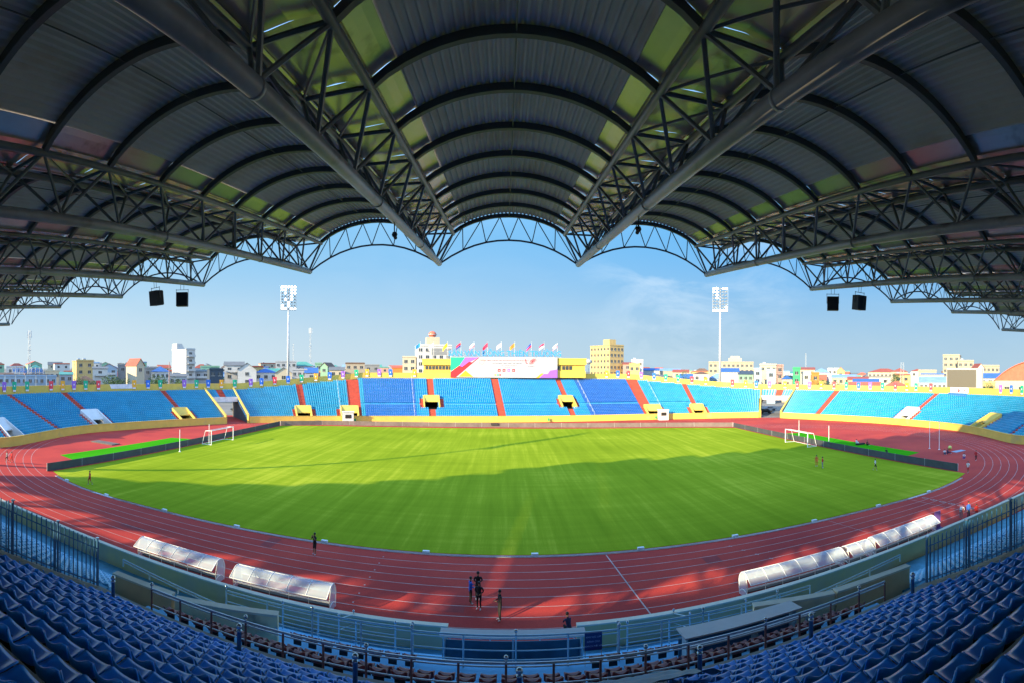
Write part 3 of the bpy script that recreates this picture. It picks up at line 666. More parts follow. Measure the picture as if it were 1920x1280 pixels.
# ------------------------------------------------------------------ near grandstand
PS = .5425                                # slope of the terrace
def zback(y): return 12.32-PS*y           # height of the seat backs
def ztread(y): return 12.32-.46-PS*y
XA, XB = -12.15, 13.15                    # centre block of dark blue seats
RD = .85; ROWS = [11.7-RD*k for k in range(0, 21)]
M_STEP = mat('near_terrace_concrete', (.34, .33, .30), .9, .2, 1.2); M_STEPB = mat('near_terrace_blue', (.10, .38, .58), .8, .25, 1.2)
M_BLUEFL = mat('walkway_blue_paint', (.14, .50, .84), .7, .12, .8); M_CREAM = mat('cream_plaster', (.92, .74, .44), .8, .12, .9, rust=((.38, .31, .21), .7, .58))
M_NWALL = mat('near_wall_cream', (.70, .53, .22), .8, .1, .5, rust=((.56, .47, .28), .3, .42)); M_MAROON = mat('maroon_paint', (.14, .018, .018), .6, .2, 2)
near = thing('near_grandstand', (0, -2, 0), 'near covered grandstand with stepped terraces that the camera stands in', 'grandstand')
t = MB()                                  # centre terrace
for y in ROWS:
    z = ztread(y); t.box(((XA+XB)/2, y, z-.6), (XB-XA+5.2, RD, 1.2))
t.box(((XA+XB)/2, 11.7+RD/2+.1, 2.6), (XB-XA+2.4, .2, ztread(11.7)*2-5.2)); t.build('terrace', M_STEP, near, world=True)
for sg, x0, x1 in ((-1, -66, XA-2.6), (1, XB+2.6, 66)):
    t = MB(); ys = [21.4-RD*k for k in range(0, 33)]
    for y in ys: z = max(.2, ztread(y)); t.box(((x0+x1)/2, y, z/2-.4), (x1-x0, RD, z+.8))
    t.build('terrace', M_STEPB, near, world=True)
# unseen rear wall, open arches above; height set to shape the sun patches
t = MB(); t.box((-64, YB-.3, 7.7), (60, .4, 15.8)); t.build('rear_wall', M_REAR, near, world=True)
t = MB(); t.box((15, YB-.3, 8.5), (97, .4, 17.2)); t.build('rear_wall', M_REAR, near, world=True)
for i in range(2, 20):
    t = MB(); t.box((TX[i], YB-.35, 17.0+tdz(i)*.5), (.5, .5, 2.0)); t.build('column', M_REAR, near, world=True)
# pitch-side wall with its gap
def wall_run(pts, label, hh=1.4):
    o = thing('pitch_side_wall', (pts[0][0], pts[0][1], 0), label, 'wall')
    a = [Vector((x, y, hh)) for x, y in pts]; b = [Vector((x, y+.22, hh)) for x, y in pts]; t = MB(); t.slab(b, a, hh+.1); t.build('wall_body', M_NWALL, o, world=True)
    a = [Vector((x, y-.04, hh+.07)) for x, y in pts]; b = [Vector((x, y+.26, hh+.07)) for x, y in pts]; t = MB(); t.slab(b, a, .066); t.build('coping', mat('coping_pale', (.74, .69, .55), .75, .1, 1), o, world=True); return o
wall_run([(-66, 21.6), (-55, 22.5), (-38.4, 23.15), (-30, 23.2), (-12, 23.0), (-2.6, 23.0)], 'cream wall beside the track left of the central gap')
wall_run([(3.5, 23.05), (13, 23.2), (27.5, 23.6), (43, 24.1), (60, 24.1)], 'cream wall beside the track right of the central gap')
t = MB(); t.quad((-66, 17, .25), (66, 17, .25), (66, 23.4, .25), (-66, 23.4, .25)); t.build('lower_walkway', M_STEPB, near, world=True)
t = MB(); t.quad((-3, 21, .30), (4, 21, .30), (4, 25.5, .0), (-3, 25.5, .0)); t.build('exit_ramp', M_TRACK, near, world=True)

# one seat: moulded shell with raised corners and a dipped top edge
def seat_mesh(t, ox=0, oy=0, oz=0, nu=9, sc=1.0, light=False):
    prof = [(.24, -.085), (.235, -.055), (.18, -.045), (.05, -.07), (-.08, -.075), (-.145, -.03), (-.175, .06), (-.195, .15)]
    W2 = .235*sc; G = []
    for j, (y, z) in enumerate(prof):
        r = []; fj = j/(len(prof)-1)
        for i in range(nu):
            u = -1+2*i/(nu-1); e = abs(u)
            zz = z+.045*e**3*(1 if j < 5 else .4)
            yy = y+(.09*e**2.5 if j >= 5 else -.02*e**4*(j < 2))
            if j == len(prof)-1: zz += .095*(e**2.0)-.085*max(0, (e-.62)/.38)**2.2-.02
            if j == len(prof)-2: zz += .04*(e**2)-.03*max(0, (e-.7)/.3)**2
            r.append((ox+u*W2*(1-.10*(1-fj)*(j < 2)), oy+yy*sc, oz-.40*0+zz*sc+.0))
        G.append(r)
    th = .022
    top = [p for r in G for p in r]; o = len(t.v); n = nu; m = len(G)
    bot = []
    for j in range(m):
        for i in range(n):
            x, y, z = G[j][i]; k = .0 if j < 5 else 1.0
            bot.append((x, y-th*k, z-th*(1-k)-(.0 if j < 5 else .004)))
    fs = []
    for j in range(m-1):
        for i in range(n-1):
            a = j*n+i; fs.append((a, a+n, a+n+1, a+1)); fs.append((m*n+a, m*n+a+1, m*n+a+n+1, m*n+a+n))
    for i in range(n-1): fs.append((i, i+1, m*n+i+1, m*n+i)); a = (m-1)*n+i; fs.append((a, m*n+a, m*n+a+1, a+1))
    for j in range(m-1): a = j*n; fs.append((a, m*n+a, m*n+a+n, a+n)); a = j*n+n-1; fs.append((a, a+n, m*n+a+n, m*n+a))
    t.add(top+bot, fs); return t
def leg_mesh(t, ox=0, oy=0, oz=0): t.box((ox, oy+.02, oz-.20), (.30, .05, .27)); t.box((ox, oy+.06, oz-.10), (.34, .26, .03)); return t
M_SB = mat('seat_dark_blue_plastic', (.008, .29, .97), .28, .06, .5, spec=.5); M_SLEG = mat('seat_bracket_dark', (.012, .015, .02), .7, 0)
_n = M_SB.node_tree; _b = _n.nodes['Principled BSDF']; _l = _b.inputs['Base Color'].links[0].from_socket    # each seat has faded by its own amount
_o = _n.nodes.new('ShaderNodeObjectInfo'); _m = _n.nodes.new('ShaderNodeMapRange'); _m.inputs['To Min'].default_value = .72; _m.inputs['To Max'].default_value = 1.08
_v = _n.nodes.new('ShaderNodeHueSaturation'); _n.links.new(_o.outputs['Random'], _m.inputs['Value']); _n.links.new(_m.outputs[0], _v.inputs['Value']); _n.links.new(_l, _v.inputs['Color']); _n.links.new(_v.outputs[0], _b.inputs['Base Color'])
M_SL = mat('seat_light_blue_plastic', (.20, .58, .85), .3, .12, .8); M_SM = mat('seat_maroon_plastic', (.23, .03, .03), .42, .12, 1)
SZ = -.20                                 # seat origin below the top of the back
seat0 = thing('stadium_chair', (0, 0, 0), 'x', 'seat', 'dark blue plastic seats of the near grandstand')
t = seat_mesh(MB(), nu=13); t.build('seat_shell', M_SB, seat0, smooth=True)
t = leg_mesh(MB()); t.build('bracket', M_SLEG, seat0)
NS = int((XB-XA)/.5); spots = []
for k, y in enumerate(ROWS):
    for i in range(NS+1):
        x = XA+.5*i+(.04 if k % 2 else -.02)
        px, py = proj((x, y, zback(y)))
        if py < 1345 and -90 < px < 2010 and y > 1.2: spots.append((math.hypot(x, y), x, y, k, i, px, py))
TARP = (3.9, 9.6)
spots = [s for s in spots if not (1.2 < s[1] < 4.3 and 9.5 < s[2] < 12.2)]
vis = sorted(s for s in spots if s[6] < 1300 and -30 < s[5] < 1950)
big = set(vis[:300]); ordn = ['front', 'second', 'third', 'fourth', 'fifth', 'sixth', 'seventh', 'eighth', 'ninth', 'tenth', 'eleventh', 'twelfth', 'thirteenth', 'fourteenth', 'fifteenth', 'sixteenth']
nth = lambda n: str(n)+('th' if 10 < n % 100 < 14 else {1: 'st', 2: 'nd', 3: 'rd'}.get(n % 10, 'th'))
first = True; rest = MB(); rest2 = MB()
for s in spots:
    d, x, y, k, i, px, py = s; z = zback(y)-.235
    jz = random.uniform(-.012, .012); jr = random.uniform(-.02, .02)
    if s in big:
        o = seat0 if first else copy_tree(seat0); first = False
        o.location = (x, y, z+jz); o.rotation_euler = (0, 0, jr)
        o['label'] = f'dark blue seat, {nth(i+1)} from the left aisle in the {ordn[k]} row from the front'; o['group'] = 'dark blue plastic seats of the near grandstand'
    else: rest.mi = 0; seat_mesh(rest, x, y, z+jz, nu=7); rest.mi = 1; leg_mesh(rest, x, y, z)
tag(rest.build('seat_rows', [M_SB, M_SLEG], smooth=False), 'the remaining smaller-looking dark blue seats in the near grandstand', 'seats', None, 'stuff')
# light blue seats on both side terraces
t = MB()
for sg in (-1, 1):
    for k in range(0, 26):
        y = 21.4-RD*k
        if y < 1: continue
        x = 15.4 if sg < 0 else 16.4
        while x < 62:
            if proj((sg*x, y, zback(y)))[0] > -20 and proj((sg*x, y, zback(y)))[0] < 1940 and not (24.6 < x < 25.9):
                z = ztread(y)+.22; seat_mesh(t, sg*x+.02*(k % 2), y+.06, z, nu=5)
            x += .5
tag(t.build('side_terrace_seats', M_SL, smooth=False), 'light blue plastic seats on the lower terraces behind the tall fences', 'seats', None, 'stuff')

# ---- bar fences along the two side aisles
M_BAR = mat('fence_dark_blue', (.03, .12, .26), .45, .15, 2); M_CHROME = mat('steel_rail', (.42, .50, .56), .25, .1, 2, metal=.9)
for sg, X, lb in ((-1, -13.35, 'tall dark blue bar fence along the left aisle'), (1, 14.3, 'tall dark blue bar fence along the right aisle')):
    y0, y1 = 2.5, 12.3; o = thing('bar_fence', (X, y1, ztread(y1)), lb, 'fence')
    b = lambda y: ztread(y)+.3
    t = MB(); n = int((y1-y0)/.2)
    for i in range(n+1): y = y1-.2*i; t.box((X, y, b(y)+.83), (.030, .030, 1.66))
    t.build('bars', M_BAR, o, world=True)
    for h in (.12, 1.38): t = MB(); t.bar((X, y0, b(y0)+h), (X, y1, b(y1)+h), .04, .04); t.build('rail', M_BAR, o, world=True)
    for i in range(0, 6):
        y = y1-.05-1.85*i; t = MB(); t.box((X, y, b(y)+.85), (.055, .055, 1.8)); t.box((X, y-.16, b(y-.16)+.85), (.04, .04, 1.7)); po = t.build('post', M_BAR, o, world=True); t = MB(); t.tube((X, y, b(y)+1.755), (X, y, b(y)+1.79), .07, 8); t.build('post_cap', M_CHROME, o, world=True, sub=po)
    t = MB(); t.add([(X-.12, y0, ztread(y0)-.1), (X+.12, y0, ztread(y0)-.1), (X+.12, y1, ztread(y1)-.1), (X-.12, y1, ztread(y1)-.1), (X-.12, y0, b(y0)), (X+.12, y0, b(y0)), (X+.12, y1, b(y1)), (X-.12, y1, b(y1))], [(4, 5, 6, 7), (0, 1, 5, 4), (2, 3, 7, 6), (0, 4, 7, 3), (1, 2, 6, 5)]); t.build('kerb', M_STEP, o, world=True)
# ---- short blue posts with chrome balls standing among the seats
bp0 = thing('ball_post', (0, 0, 0), 'x', 'post', 'short blue posts with chrome balls among the seats')
t = MB(); t.tube((0, 0, 0), (0, 0, .52), .062, 12); t.build('post_body', mat('post_blue', (.02, .09, .22), .35, .1, 2), bp0, smooth=False)
t = MB(); t.ball((0, 0, .64), .085, 14); t.ball((0, 0, .53), .085, 12, .45); t.build('ball', M_CHROME, bp0, smooth=True)
for n_, (px, py, lb) in enumerate(((213, 1130, 'leftmost blue post with a chrome ball'), (450, 1232, 'second blue post with a chrome ball from the left'), (668, 1262, 'third blue post with a chrome ball from the left'), (976, 1292, 'blue post with a chrome ball at the bottom centre'), (1314, 1262, 'blue post with a chrome ball beside the tarpaulin'), (1522, 1192, 'second blue post with a chrome ball from the right'), (1712, 1098, 'rightmost blue post with a chrome ball'))):
    Y = 11.35; p = onY(px, 900, Y); o = bp0 if n_ == 0 else copy_tree(bp0); o.location = (p.x, Y, zback(Y)-.18); o['label'] = lb
# ---- blue tarpaulin over the seats
t = MB(); P = {}
c = [onz(1005, 1300, zback(10.6)+.1), onz(1262, 1241, zback(11.9)+.2), onz(1312, 1300, zback(10.4)+.05)]
c = [Vector((.4, 10.3, zback(10.3)+.12)), Vector((4.15, 11.9, zback(11.9)+.16)), Vector((4.55, 10.2, zback(10.2)+.1)), Vector((1.0, 11.1, zback(11.1)+.2))]
A, Bq, Cq, Dq = Vector((.2, 9.9, 0)), Vector((.9, 11.55, 0)), Vector((4.2, 12.05, 0)), Vector((4.6, 9.6, 0))
n = 22; G = []
for j in range(n+1):
    r = []
    for i in range(n+1):
        u, v = i/n, j/n; p = (A*(1-u)+Dq*u)*(1-v)+(Bq*(1-u)+Cq*u)*v; z = zback(p.y)+.04+.05*abs(math.sin(p.x*6.28+p.y*1.3))*.8+.04*math.sin(p.y*7.4)
        if u in (0, 1) or v == 1: z -= .12
        r.append((p.x, p.y, z))
    G.append(r)
for a, b in zip(G[:-1], G[1:]): t.sheet(a, b)
tag(t.build('tarpaulin', mat('tarp_teal_blue', (.018, .16, .30), .5, .35, 1.4, bump=.6), smooth=True), 'teal blue tarpaulin spread over seats at the bottom centre', 'tarpaulin')

# ---- central pit: maroon seats, walkways, desks, rails
cz = thing('centre_terrace', (0, 16, 3), 'low central terrace with sky blue walkways below the dark blue seats', 'terrace')
zr = lambda y: 12.32-.95-PS*y
steps = [(12.15, 13.55, 4.80), (13.55, 14.35, 4.40), (14.35, 17.3, 3.25), (17.3, 19.2, 2.2), (19.2, 21.0, 1.25), (21.0, 23.0, .3)]
t = MB()
for y0, y1, z in steps: t.box((.45, (y0+y1)/2, z/2-.3), (24.9, y1-y0, z+.6))
t.build('walkway', M_BLUEFL, cz, world=True)
t = MB(); t.box((.45, 12.45, 4.95), (24.6, .18, .55)); t.build('maroon_wall', M_MAROON, cz, world=True)
ms0 = thing('stadium_chair', (0, 0, 0), 'x', 'seat'); t = seat_mesh(MB(), nu=9); t.build('seat_shell', M_SM, ms0, smooth=True); t = leg_mesh(MB()); t.build('bracket', M_SLEG, ms0)
first = True
for y, z, nm, x0, x1 in ((13.15, 4.80+.42, 'upper', -10.6, 12.0), (13.95, 4.4+.42, 'lower', -9.4, 11.0), (16.6, 3.25+.42, 'front left', -7.4, -3.0), (16.6, 3.25+.42, 'front right', 3.2, 6.2)):
    x = x0; kk = 0
    while x < x1:
        kk += 1; o = ms0 if first else copy_tree(ms0); first = False; o.location = (x, y, z); o.rotation_euler = (0, 0, random.uniform(-.03, .03))
        o['label'] = f'maroon plastic seat, {nth(kk)} from the left in the {nm} maroon row'; o['category'] = 'seat'; o['group'] = 'maroon seats of the centre terrace'; x += .60
def rail(name, pts, h, label, m, levels, every, r=.032, ball=False, cat='railing', pm=None):
    o = thing(name, pts[0], label, cat)
    for l in levels:
        t = MB(); t.path([(p[0], p[1], p[2]+l) for p in pts], r if l == max(levels) else r*.6, 8); t.build('rail', m, o, world=True)
    for a, b in zip(pts[:-1], pts[1:]):
        d = Vector(b)-Vector(a); n = max(1, round(d.length/every))
        for i in range(n+1 if b is pts[-1] else n):
            p = Vector(a)+d*i/n; t = MB(); t.tube((p.x, p.y, p.z), (p.x, p.y, p.z+h), .035, 8)
            po = t.build('post', pm or m, o, world=True)
            if ball and (i % ball == 0): t = MB(); t.tube((p.x, p.y, p.z+h), (p.x, p.y, p.z+h+.12), .03, 8); t.ball((p.x, p.y, p.z+h+.17), .065, 10); t.build('ball_finial', M_CHROME, o, world=True, smooth=True, sub=po)
    return o
M_RAILD = mat('rail_dark_steel', (.55, .58, .62), .28, .2, 2, metal=.5); M_RAILB = mat('rail_grey_blue', (.42, .60, .68), .35, .15, 2, metal=.3); M_RAILM = mat('rail_post_maroon', (.20, .08, .08), .45, .2, 2)
rail('handrail', [(-11.0, 12.62, 5.0), (12.4, 12.62, 5.0)], 1.02, 'long steel handrail in front of the dark blue seats', M_RAILD, (1.04, .95, .5, .22), 1.2, .034, 3, pm=M_RAILM)
rail('handrail', [(-10.9, 17.2, 3.25), (-3.2, 17.2, 3.25)], 1.1, 'grey steel handrail left of the press desks', M_RAILB, (1.1, .98, .66, .33), 1.75, .03, 2)
rail('handrail', [(-3.2, 17.0, 3.25), (4.1, 17.0, 3.25)], 1.12, 'grey steel handrail in front of the central press desks', M_RAILB, (1.12, 1.0, .6, .28), 1.85, .035, 2)
rail('handrail', [(4.1, 17.2, 3.25), (12.4, 17.2, 3.25)], 1.1, 'grey steel handrail right of the press desks', M_RAILB, (1.1, .98, .66, .33), 1.75, .03, 2)
rail('handrail', [(-9.3, 19.3, 2.2), (-4.3, 19.3, 2.2)], 1.0, 'second steel handrail further down on the left', M_RAILB, (1.0, .66, .33), 1.6, .025, 3)
rail('handrail', [(5.0, 19.3, 2.2), (12.2, 19.3, 2.2)], 1.0, 'second steel handrail further down on the right', M_RAILB, (1.0, .66, .33), 1.6, .025, 3)
rail('handrail', [(-7.3, 21.0, 1.25), (-7.3, 23.2, .4)], 1.0, 'short stair rail crossing towards the wall on the left', M_RAILB, (1.0, .5), 2.0, .025, 1)
rail('handrail', [(8.4, 21.0, 1.25), (8.4, 23.2, .4)], 1.0, 'short stair rail crossing towards the wall on the right', M_RAILB, (1.0, .5), 2.0, .025, 1)
rail('gate_rail', [(-2.5, 23.2, .1), (-.6, 23.2, .1)], .95, 'white rail closing the left half of the wall gap', M_WHITE, (.95,), 1.9, .05, 1)
rail('gate_rail', [(1.75, 23.2, .1), (3.4, 23.2, .1)], .95, 'white rail closing the right half of the wall gap', M_WHITE, (.95,), 1.7, .05, 1)
rail('parapet_rail', [(-14.9, 15.2, 4.95), (-7.9, 15.9, 3.9)], .3, 'blue rail on top of the left cream parapet', M_RAILB, (.3, .2), 1.5, .03)
rail('parapet_rail', [(16.1, 15.4, 5.0), (9.6, 16.4, 3.9)], .3, 'blue rail on top of the right cream parapet', M_RAILB, (.3, .2), 1.5, .03)
M_BROWN = mat('brown_plaster', (.80, .56, .30), .85, .12, 1)
for pts, h, m, lb in (([(-15.0, 14.8), (-11.9, 14.9)], (3.2, 4.72), M_BROWN, 'brown parapet block at the left end of the centre terrace'), ([(-11.8, 14.95), (-7.9, 16.0)], (3.0, 4.6), M_CREAM, 'pale cream parapet left of the handrails'),
                      ([(12.2, 15.2), (16.2, 15.0)], (3.2, 4.85), M_BROWN, 'brown parapet block at the right end of the centre terrace'), ([(9.0, 16.1), (12.2, 15.3)], (3.0, 4.75), M_CREAM, 'pale cream parapet right of the press desks')):
    o = thing('parapet', (pts[0][0], pts[0][1], h[0]), lb, 'parapet'); t = MB(); t.bar((*pts[0], (h[0]+h[1])/2), (*pts[1], (h[0]+h[1])/2), .22, h[1]-h[0]); t.build('parapet_wall', m, o, world=True)
    t = MB(); t.bar((*pts[0], h[1]+.04), (*pts[1], h[1]+.04), .34, .075); t.build('coping', mat('coping_pale', (0, 0, 0)), o, world=True)
M_DESK = mat('desk_pale_grey', (.46, .47, .49), .5, .08, 1); M_DESKF = mat('desk_front_teal', (.035, .13, .20), .5, .2, 1)
def desk(x0, x1, y0, y1, z, zf, label, front=True, slope=0):
    o = thing('press_desk', ((x0+x1)/2, (y0+y1)/2, zf), label, 'desk', 'long press desks on the centre terrace')
    t = MB(); t.slab([(x0, y1, z-slope), (x1, y1, z-slope)], [(x0, y0, z), (x1, y0, z)], .05); t.build('desk_top', M_DESK, o, world=True)
    n = max(2, int((x1-x0)/2.3)+1)
    for i in range(n):
        x = x0+.15+(x1-x0-.3)*i/(n-1); t = MB(); t.box((x, (y0+y1)/2, (z+zf)/2-.04), (.06, .4, z-zf-.08)); t.build('leg', M_RAILB, o, world=True)
    if front: t = MB(); t.box(((x0+x1)/2, y1-.06, (z+zf)/2-.1), (x1-x0-.1, .04, (z-zf)*.62)); t.build('modesty_panel', M_DESKF, o, world=True)
desk(-2.35, 3.1, 18.0, 18.55, 3.75, 2.2, 'central white-topped press desk behind the middle handrail')
desk(5.75, 10.3, 14.75, 15.6, 4.95, 3.25, 'upper pale grey press desk on the right', True, .08)
desk(5.75, 10.6, 14.35, 14.7, 4.85, 3.25, 'lower pale grey press desk on the right, nearest the maroon seats', False, .05)
# sign on the middle handrail
o = thing('notice_sign', (3.15, 16.9, 3.3), 'dark blue notice with three lines of white writing on the middle handrail', 'sign')
t = MB(); t.box((3.15, 16.9, 4.1), (.62, .03, .62)); t.build('sign_panel', mat('sign_navy', (.012, .035, .17), .4, .05, 1), o, world=True)
t = MB(); t.tube((2.86, 16.9, 3.2), (2.86, 16.9, 4.4), .015, 5); t.tube((3.44, 16.9, 3.2), (3.44, 16.9, 4.4), .015, 5); t.build('sign_frame', M_RAILD, o, world=True)
def text(body, size, loc, rot, m, parent, name='lettering', ext=0.0, align='CENTER', offs=0.0):
    c = bpy.data.curves.new(name, 'FONT'); c.body = body; c.size = size; c.extrude = ext; c.align_x = align; c.align_y = 'CENTER'; c.offset = offs; c.resolution_u = 2
    o = bpy.data.objects.new(name, c); COL.objects.link(o); dg = bpy.context.evaluated_depsgraph_get(); dg.update()
    me = bpy.data.meshes.new_from_object(o.evaluated_get(dg)); bpy.data.objects.remove(o); me.name = name
    ob = bpy.data.objects.new(name, me); COL.objects.link(ob); me.materials.clear(); me.materials.append(m)
    if parent is not None: ob.parent = parent
    ob.location = loc; ob.rotation_euler = rot; return ob
mt = mat('sign_text_pale', (.45, .58, .75), .5, 0)
for i, s in enumerate(('KHU VỰC LẮP', 'DÀNH CHO', 'KHÁCH MỜI VIP')): text(s, .085, (0, -.02, .96-.16*i), (math.pi/2, 0, 0), mt, o)
# ------------------------------------------------------------------ stadium name, backdrop, press block, flags, masts, screen
def frame_at(px, D, z=0):                # a point at distance D and the turn that faces the camera
    p = ond(px, 640, D); return Vector((p.x, p.y, z)), -(px-CX)/F
sC = arcpx(943); pC, nC = atarc(sC); YB2 = (rowpt(sC, 26)).y
bd, rb = Vector((0, YB2, 0)), 0.0
def zAt(py, D, px=943): return 13.6+(692-(px-946)*.0055-py)/F*D
x0 = onY(845, 690, YB2).x; x1 = onY(1045, 690, YB2).x; zt = zAt(668.5, YB2); zb = zAt(707, YB2)
o = thing('event_backdrop', ((x0+x1)/2, YB2, zb), 'long white event backdrop with coloured diagonal shapes below the stadium name', 'backdrop')
wd = (x1-x0)/2; hh = zt-zb
def flat(name, pts, m, lvl=1, par=None, th=.0):
    t = MB(); t.quad(*[(a*2*wd-wd, -.14-.006*lvl, b*hh) for a, b in pts]); return t.build(name, m, par or o)
t = MB(); t.box((0, 0, hh/2), (2*wd, .25, hh)); t.build('backdrop_panel', mat('backdrop_white', (.40, .40, .43), .6, .02, .5), o)
CG, CP_, CRD, COR = mat('print_green', (.0, .50, .22), .6, 0), mat('print_purple', (.27, .10, .62), .6, 0), mat('print_red', (.85, .01, .02), .6, 0), mat('print_orange', (.92, .33, .01), .6, 0)
flat('green_shape', [(0, .98), (0, .30), (.075, .52), (.135, .98)], CG); flat('purple_shape', [(.135, .98), (.075, .52), (.105, .50), (.175, .74), (.265, .98)], CP_)
flat('red_shape', [(0, 0), (0, .26), (.08, .57), (.11, .52), (.175, .78), (.20, .73), (.26, .98), (.27, .98), (.05, 0)], CRD, 2)
flat('orange_shape', [(.075, .03), (.215, .03), (.14, .34)], COR, 2); flat('pale_shape', [(.22, .03), (.33, .03), (.20, .37), (.165, .30)], mat('print_pale', (.70, .74, .84), .6, 0), 1)
flat('purple_shape', [(.83, 0), (1, 0), (1, .42), (.93, .36), (.91, .20), (.86, .19)], CP_); flat('red_shape', [(.80, 0), (.83, 0), (.875, .21), (.85, .22)], COR, 2)
GRY = mat('print_grey', (.10, .09, .10), .6, 0); RDT = mat('print_brown_red', (.25, .05, .04), .6, 0)
def bt(s, size, u, v, m): text(s, size, (u*2*wd-wd, -.17, v*hh), (math.pi/2, 0, 0), m, o)
bt('CHƯƠNG TRÌNH CỔ ĐỘNG CHÀO MỪNG ĐẠI HỘI THỂ THAO ĐÔNG NAM Á LẦN THỨ 31', .42, .545, .83, RDT)
bt('31st SOUTHEAST ASIAN GAMES - VIET NAM 2021', .42, .53, .70, GRY); bt('FOR A STRONGER SOUTH EAST ASIA', .30, .55, .58, GRY); bt('NHÀ TÀI TRỢ', .26, .53, .49, GRY)
for i, (u, v, c) in enumerate(((.455, .36, CRD), (.50, .36, CRD), (.545, .36, CP_), (.59, .36, CRD), (.42, .13, COR), (.445, .13, CG), (.465, .13, CRD))):
    t = MB(); s = .42 if i < 4 else .26; t.quad(*[(u*2*wd-wd+a*s, -.152, v*hh+b*s) for a, b in ((-1, -1), (1, -1), (1, 1), (-1, 1))]); t.quad(*[(u*2*wd-wd+a*s*.5, -.158, v*hh+b*s*.3) for a, b in ((-1, -1), (1, -1), (1, 1), (-1, 1))]) ; t.m[-1] = 1
    t.build('sponsor_mark', [c, mat('backdrop_white', (0, 0, 0))], o)
t = MB()                                  # round emblem at the left, looped emblem at the right
for k in range(24):
    a = 2*math.pi*k/24; cxx = .29*2*wd-wd; cz_ = .78*hh; t.quad(*[(cxx+r*math.cos(a+d), -.155, cz_+r*math.sin(a+d)) for r, d in ((.55, 0), (.55, .16), (.95, .2), (.95, -.04))])
t.build('round_emblem', mat('print_tan', (.68, .50, .38), .6, 0), o)
t = MB()
for q in range(3):
    cxx = (.755+.012*q)*2*wd-wd; pts = []
    for k in range(15): a = 2*math.pi*k/14; ex, ez = .28*math.cos(a), 1.05*math.sin(a); pts.append((cxx+ex+ez*.55, -.16, .80*hh+ez*.8))
    t.path(pts, .05, 4)
t.path([(.70*2*wd-wd, -.16, .92*hh), (.705*2*wd-wd, -.16, .72*hh), (.72*2*wd-wd, -.16, .70*hh)], .10, 4); t.build('looped_emblem', CRD, o)
bt('SEA GAMES 31', .34, .755, .56, GRY)
# name letters on a frame
zt2 = zAt(656, YB2+2); zb2 = zAt(667, YB2+2); xa = onY(841, 690, YB2+2).x; xb = onY(1052, 690, YB2+2).x
o = thing('stadium_name_sign', ((xa+xb)/2, YB2+2, zb2-1.2), 'light blue letters SÂN VẬN ĐỘNG THIÊN TRƯỜNG standing above the backdrop', 'sign')
mb_ = mat('letter_blue', (.03, .27, .72), .4, .05, 1)
tx = text('SÂN VẬN ĐỘNG THIÊN TRƯỜNG', 2.3, (0, 0, 2.0), (math.pi/2, 0, 0), mb_, o, 'letters', .12, offs=.035)
wx = tx.dimensions.x if tx.dimensions.x > 1 else 30
wx = max(v.co.x for v in tx.data.vertices)-min(v.co.x for v in tx.data.vertices); tx.scale = ((xb-xa)/wx, 1, 1)
t = MB(); 
for h in (.9, 1.4, 2.3): t.tube((-(xb-xa)/2, .25, h), ((xb-xa)/2, .25, h), .05, 5)
for i in range(16): x = -(xb-xa)/2+(xb-xa)*i/15; t.tube((x, .25, -1.5), (x, .25, 2.5), .05, 5)
t.build('sign_frame', mat('frame_pale', (.35, .42, .48), .5, 0), o)
# yellow press block behind
M_YEL = mat('press_block_yellow', (.66, .44, .07), .8, .06, .6); M_GLASS = mat('dark_window_glass', (.045, .055, .065), .15, 0, spec=.8)
for pa, pb, tt, bb, lb, wins in ((793, 848, 673, 704, 'yellow press block left of the event backdrop', [(.08+.115*i, .09) for i in range(8)]), (1043, 1098, 669, 703, 'yellow press block right of the event backdrop', [(.02, .10), (.20, .10), (.32, .10), (.44, .10)])):
    Yq = YB2+.8; xa_, xb_ = onY(pa, 690, Yq).x, onY(pb, 690, Yq).x; z1, z0 = zAt(tt, Yq, pa), zAt(bb, Yq, pa)-.5; w = xb_-xa_; h = z1-z0
    o = thing('press_block', ((xa_+xb_)/2, Yq+3, z0), lb, 'press block')
    t = MB(); t.box((0, 0, h*.17), (w, 6, h*.34)); t.box((0, .15, h*.5), (w-.3, 5.7, h*.32)); t.box((0, -.1, h*.80), (w+.4, 6.4, h*.29)); t.build('wall', M_YEL, o)
    t = MB(); t.box((0, 0, h*.97), (w+.7, 6.8, h*.05)); t.build('roof', M_YEL, o)
    for u, ww in wins: t = MB(); t.box((-w/2+w*(u+ww/2), -2.76, h*.50), (w*ww, .08, h*.2)); t.build('window', M_GLASS, o)
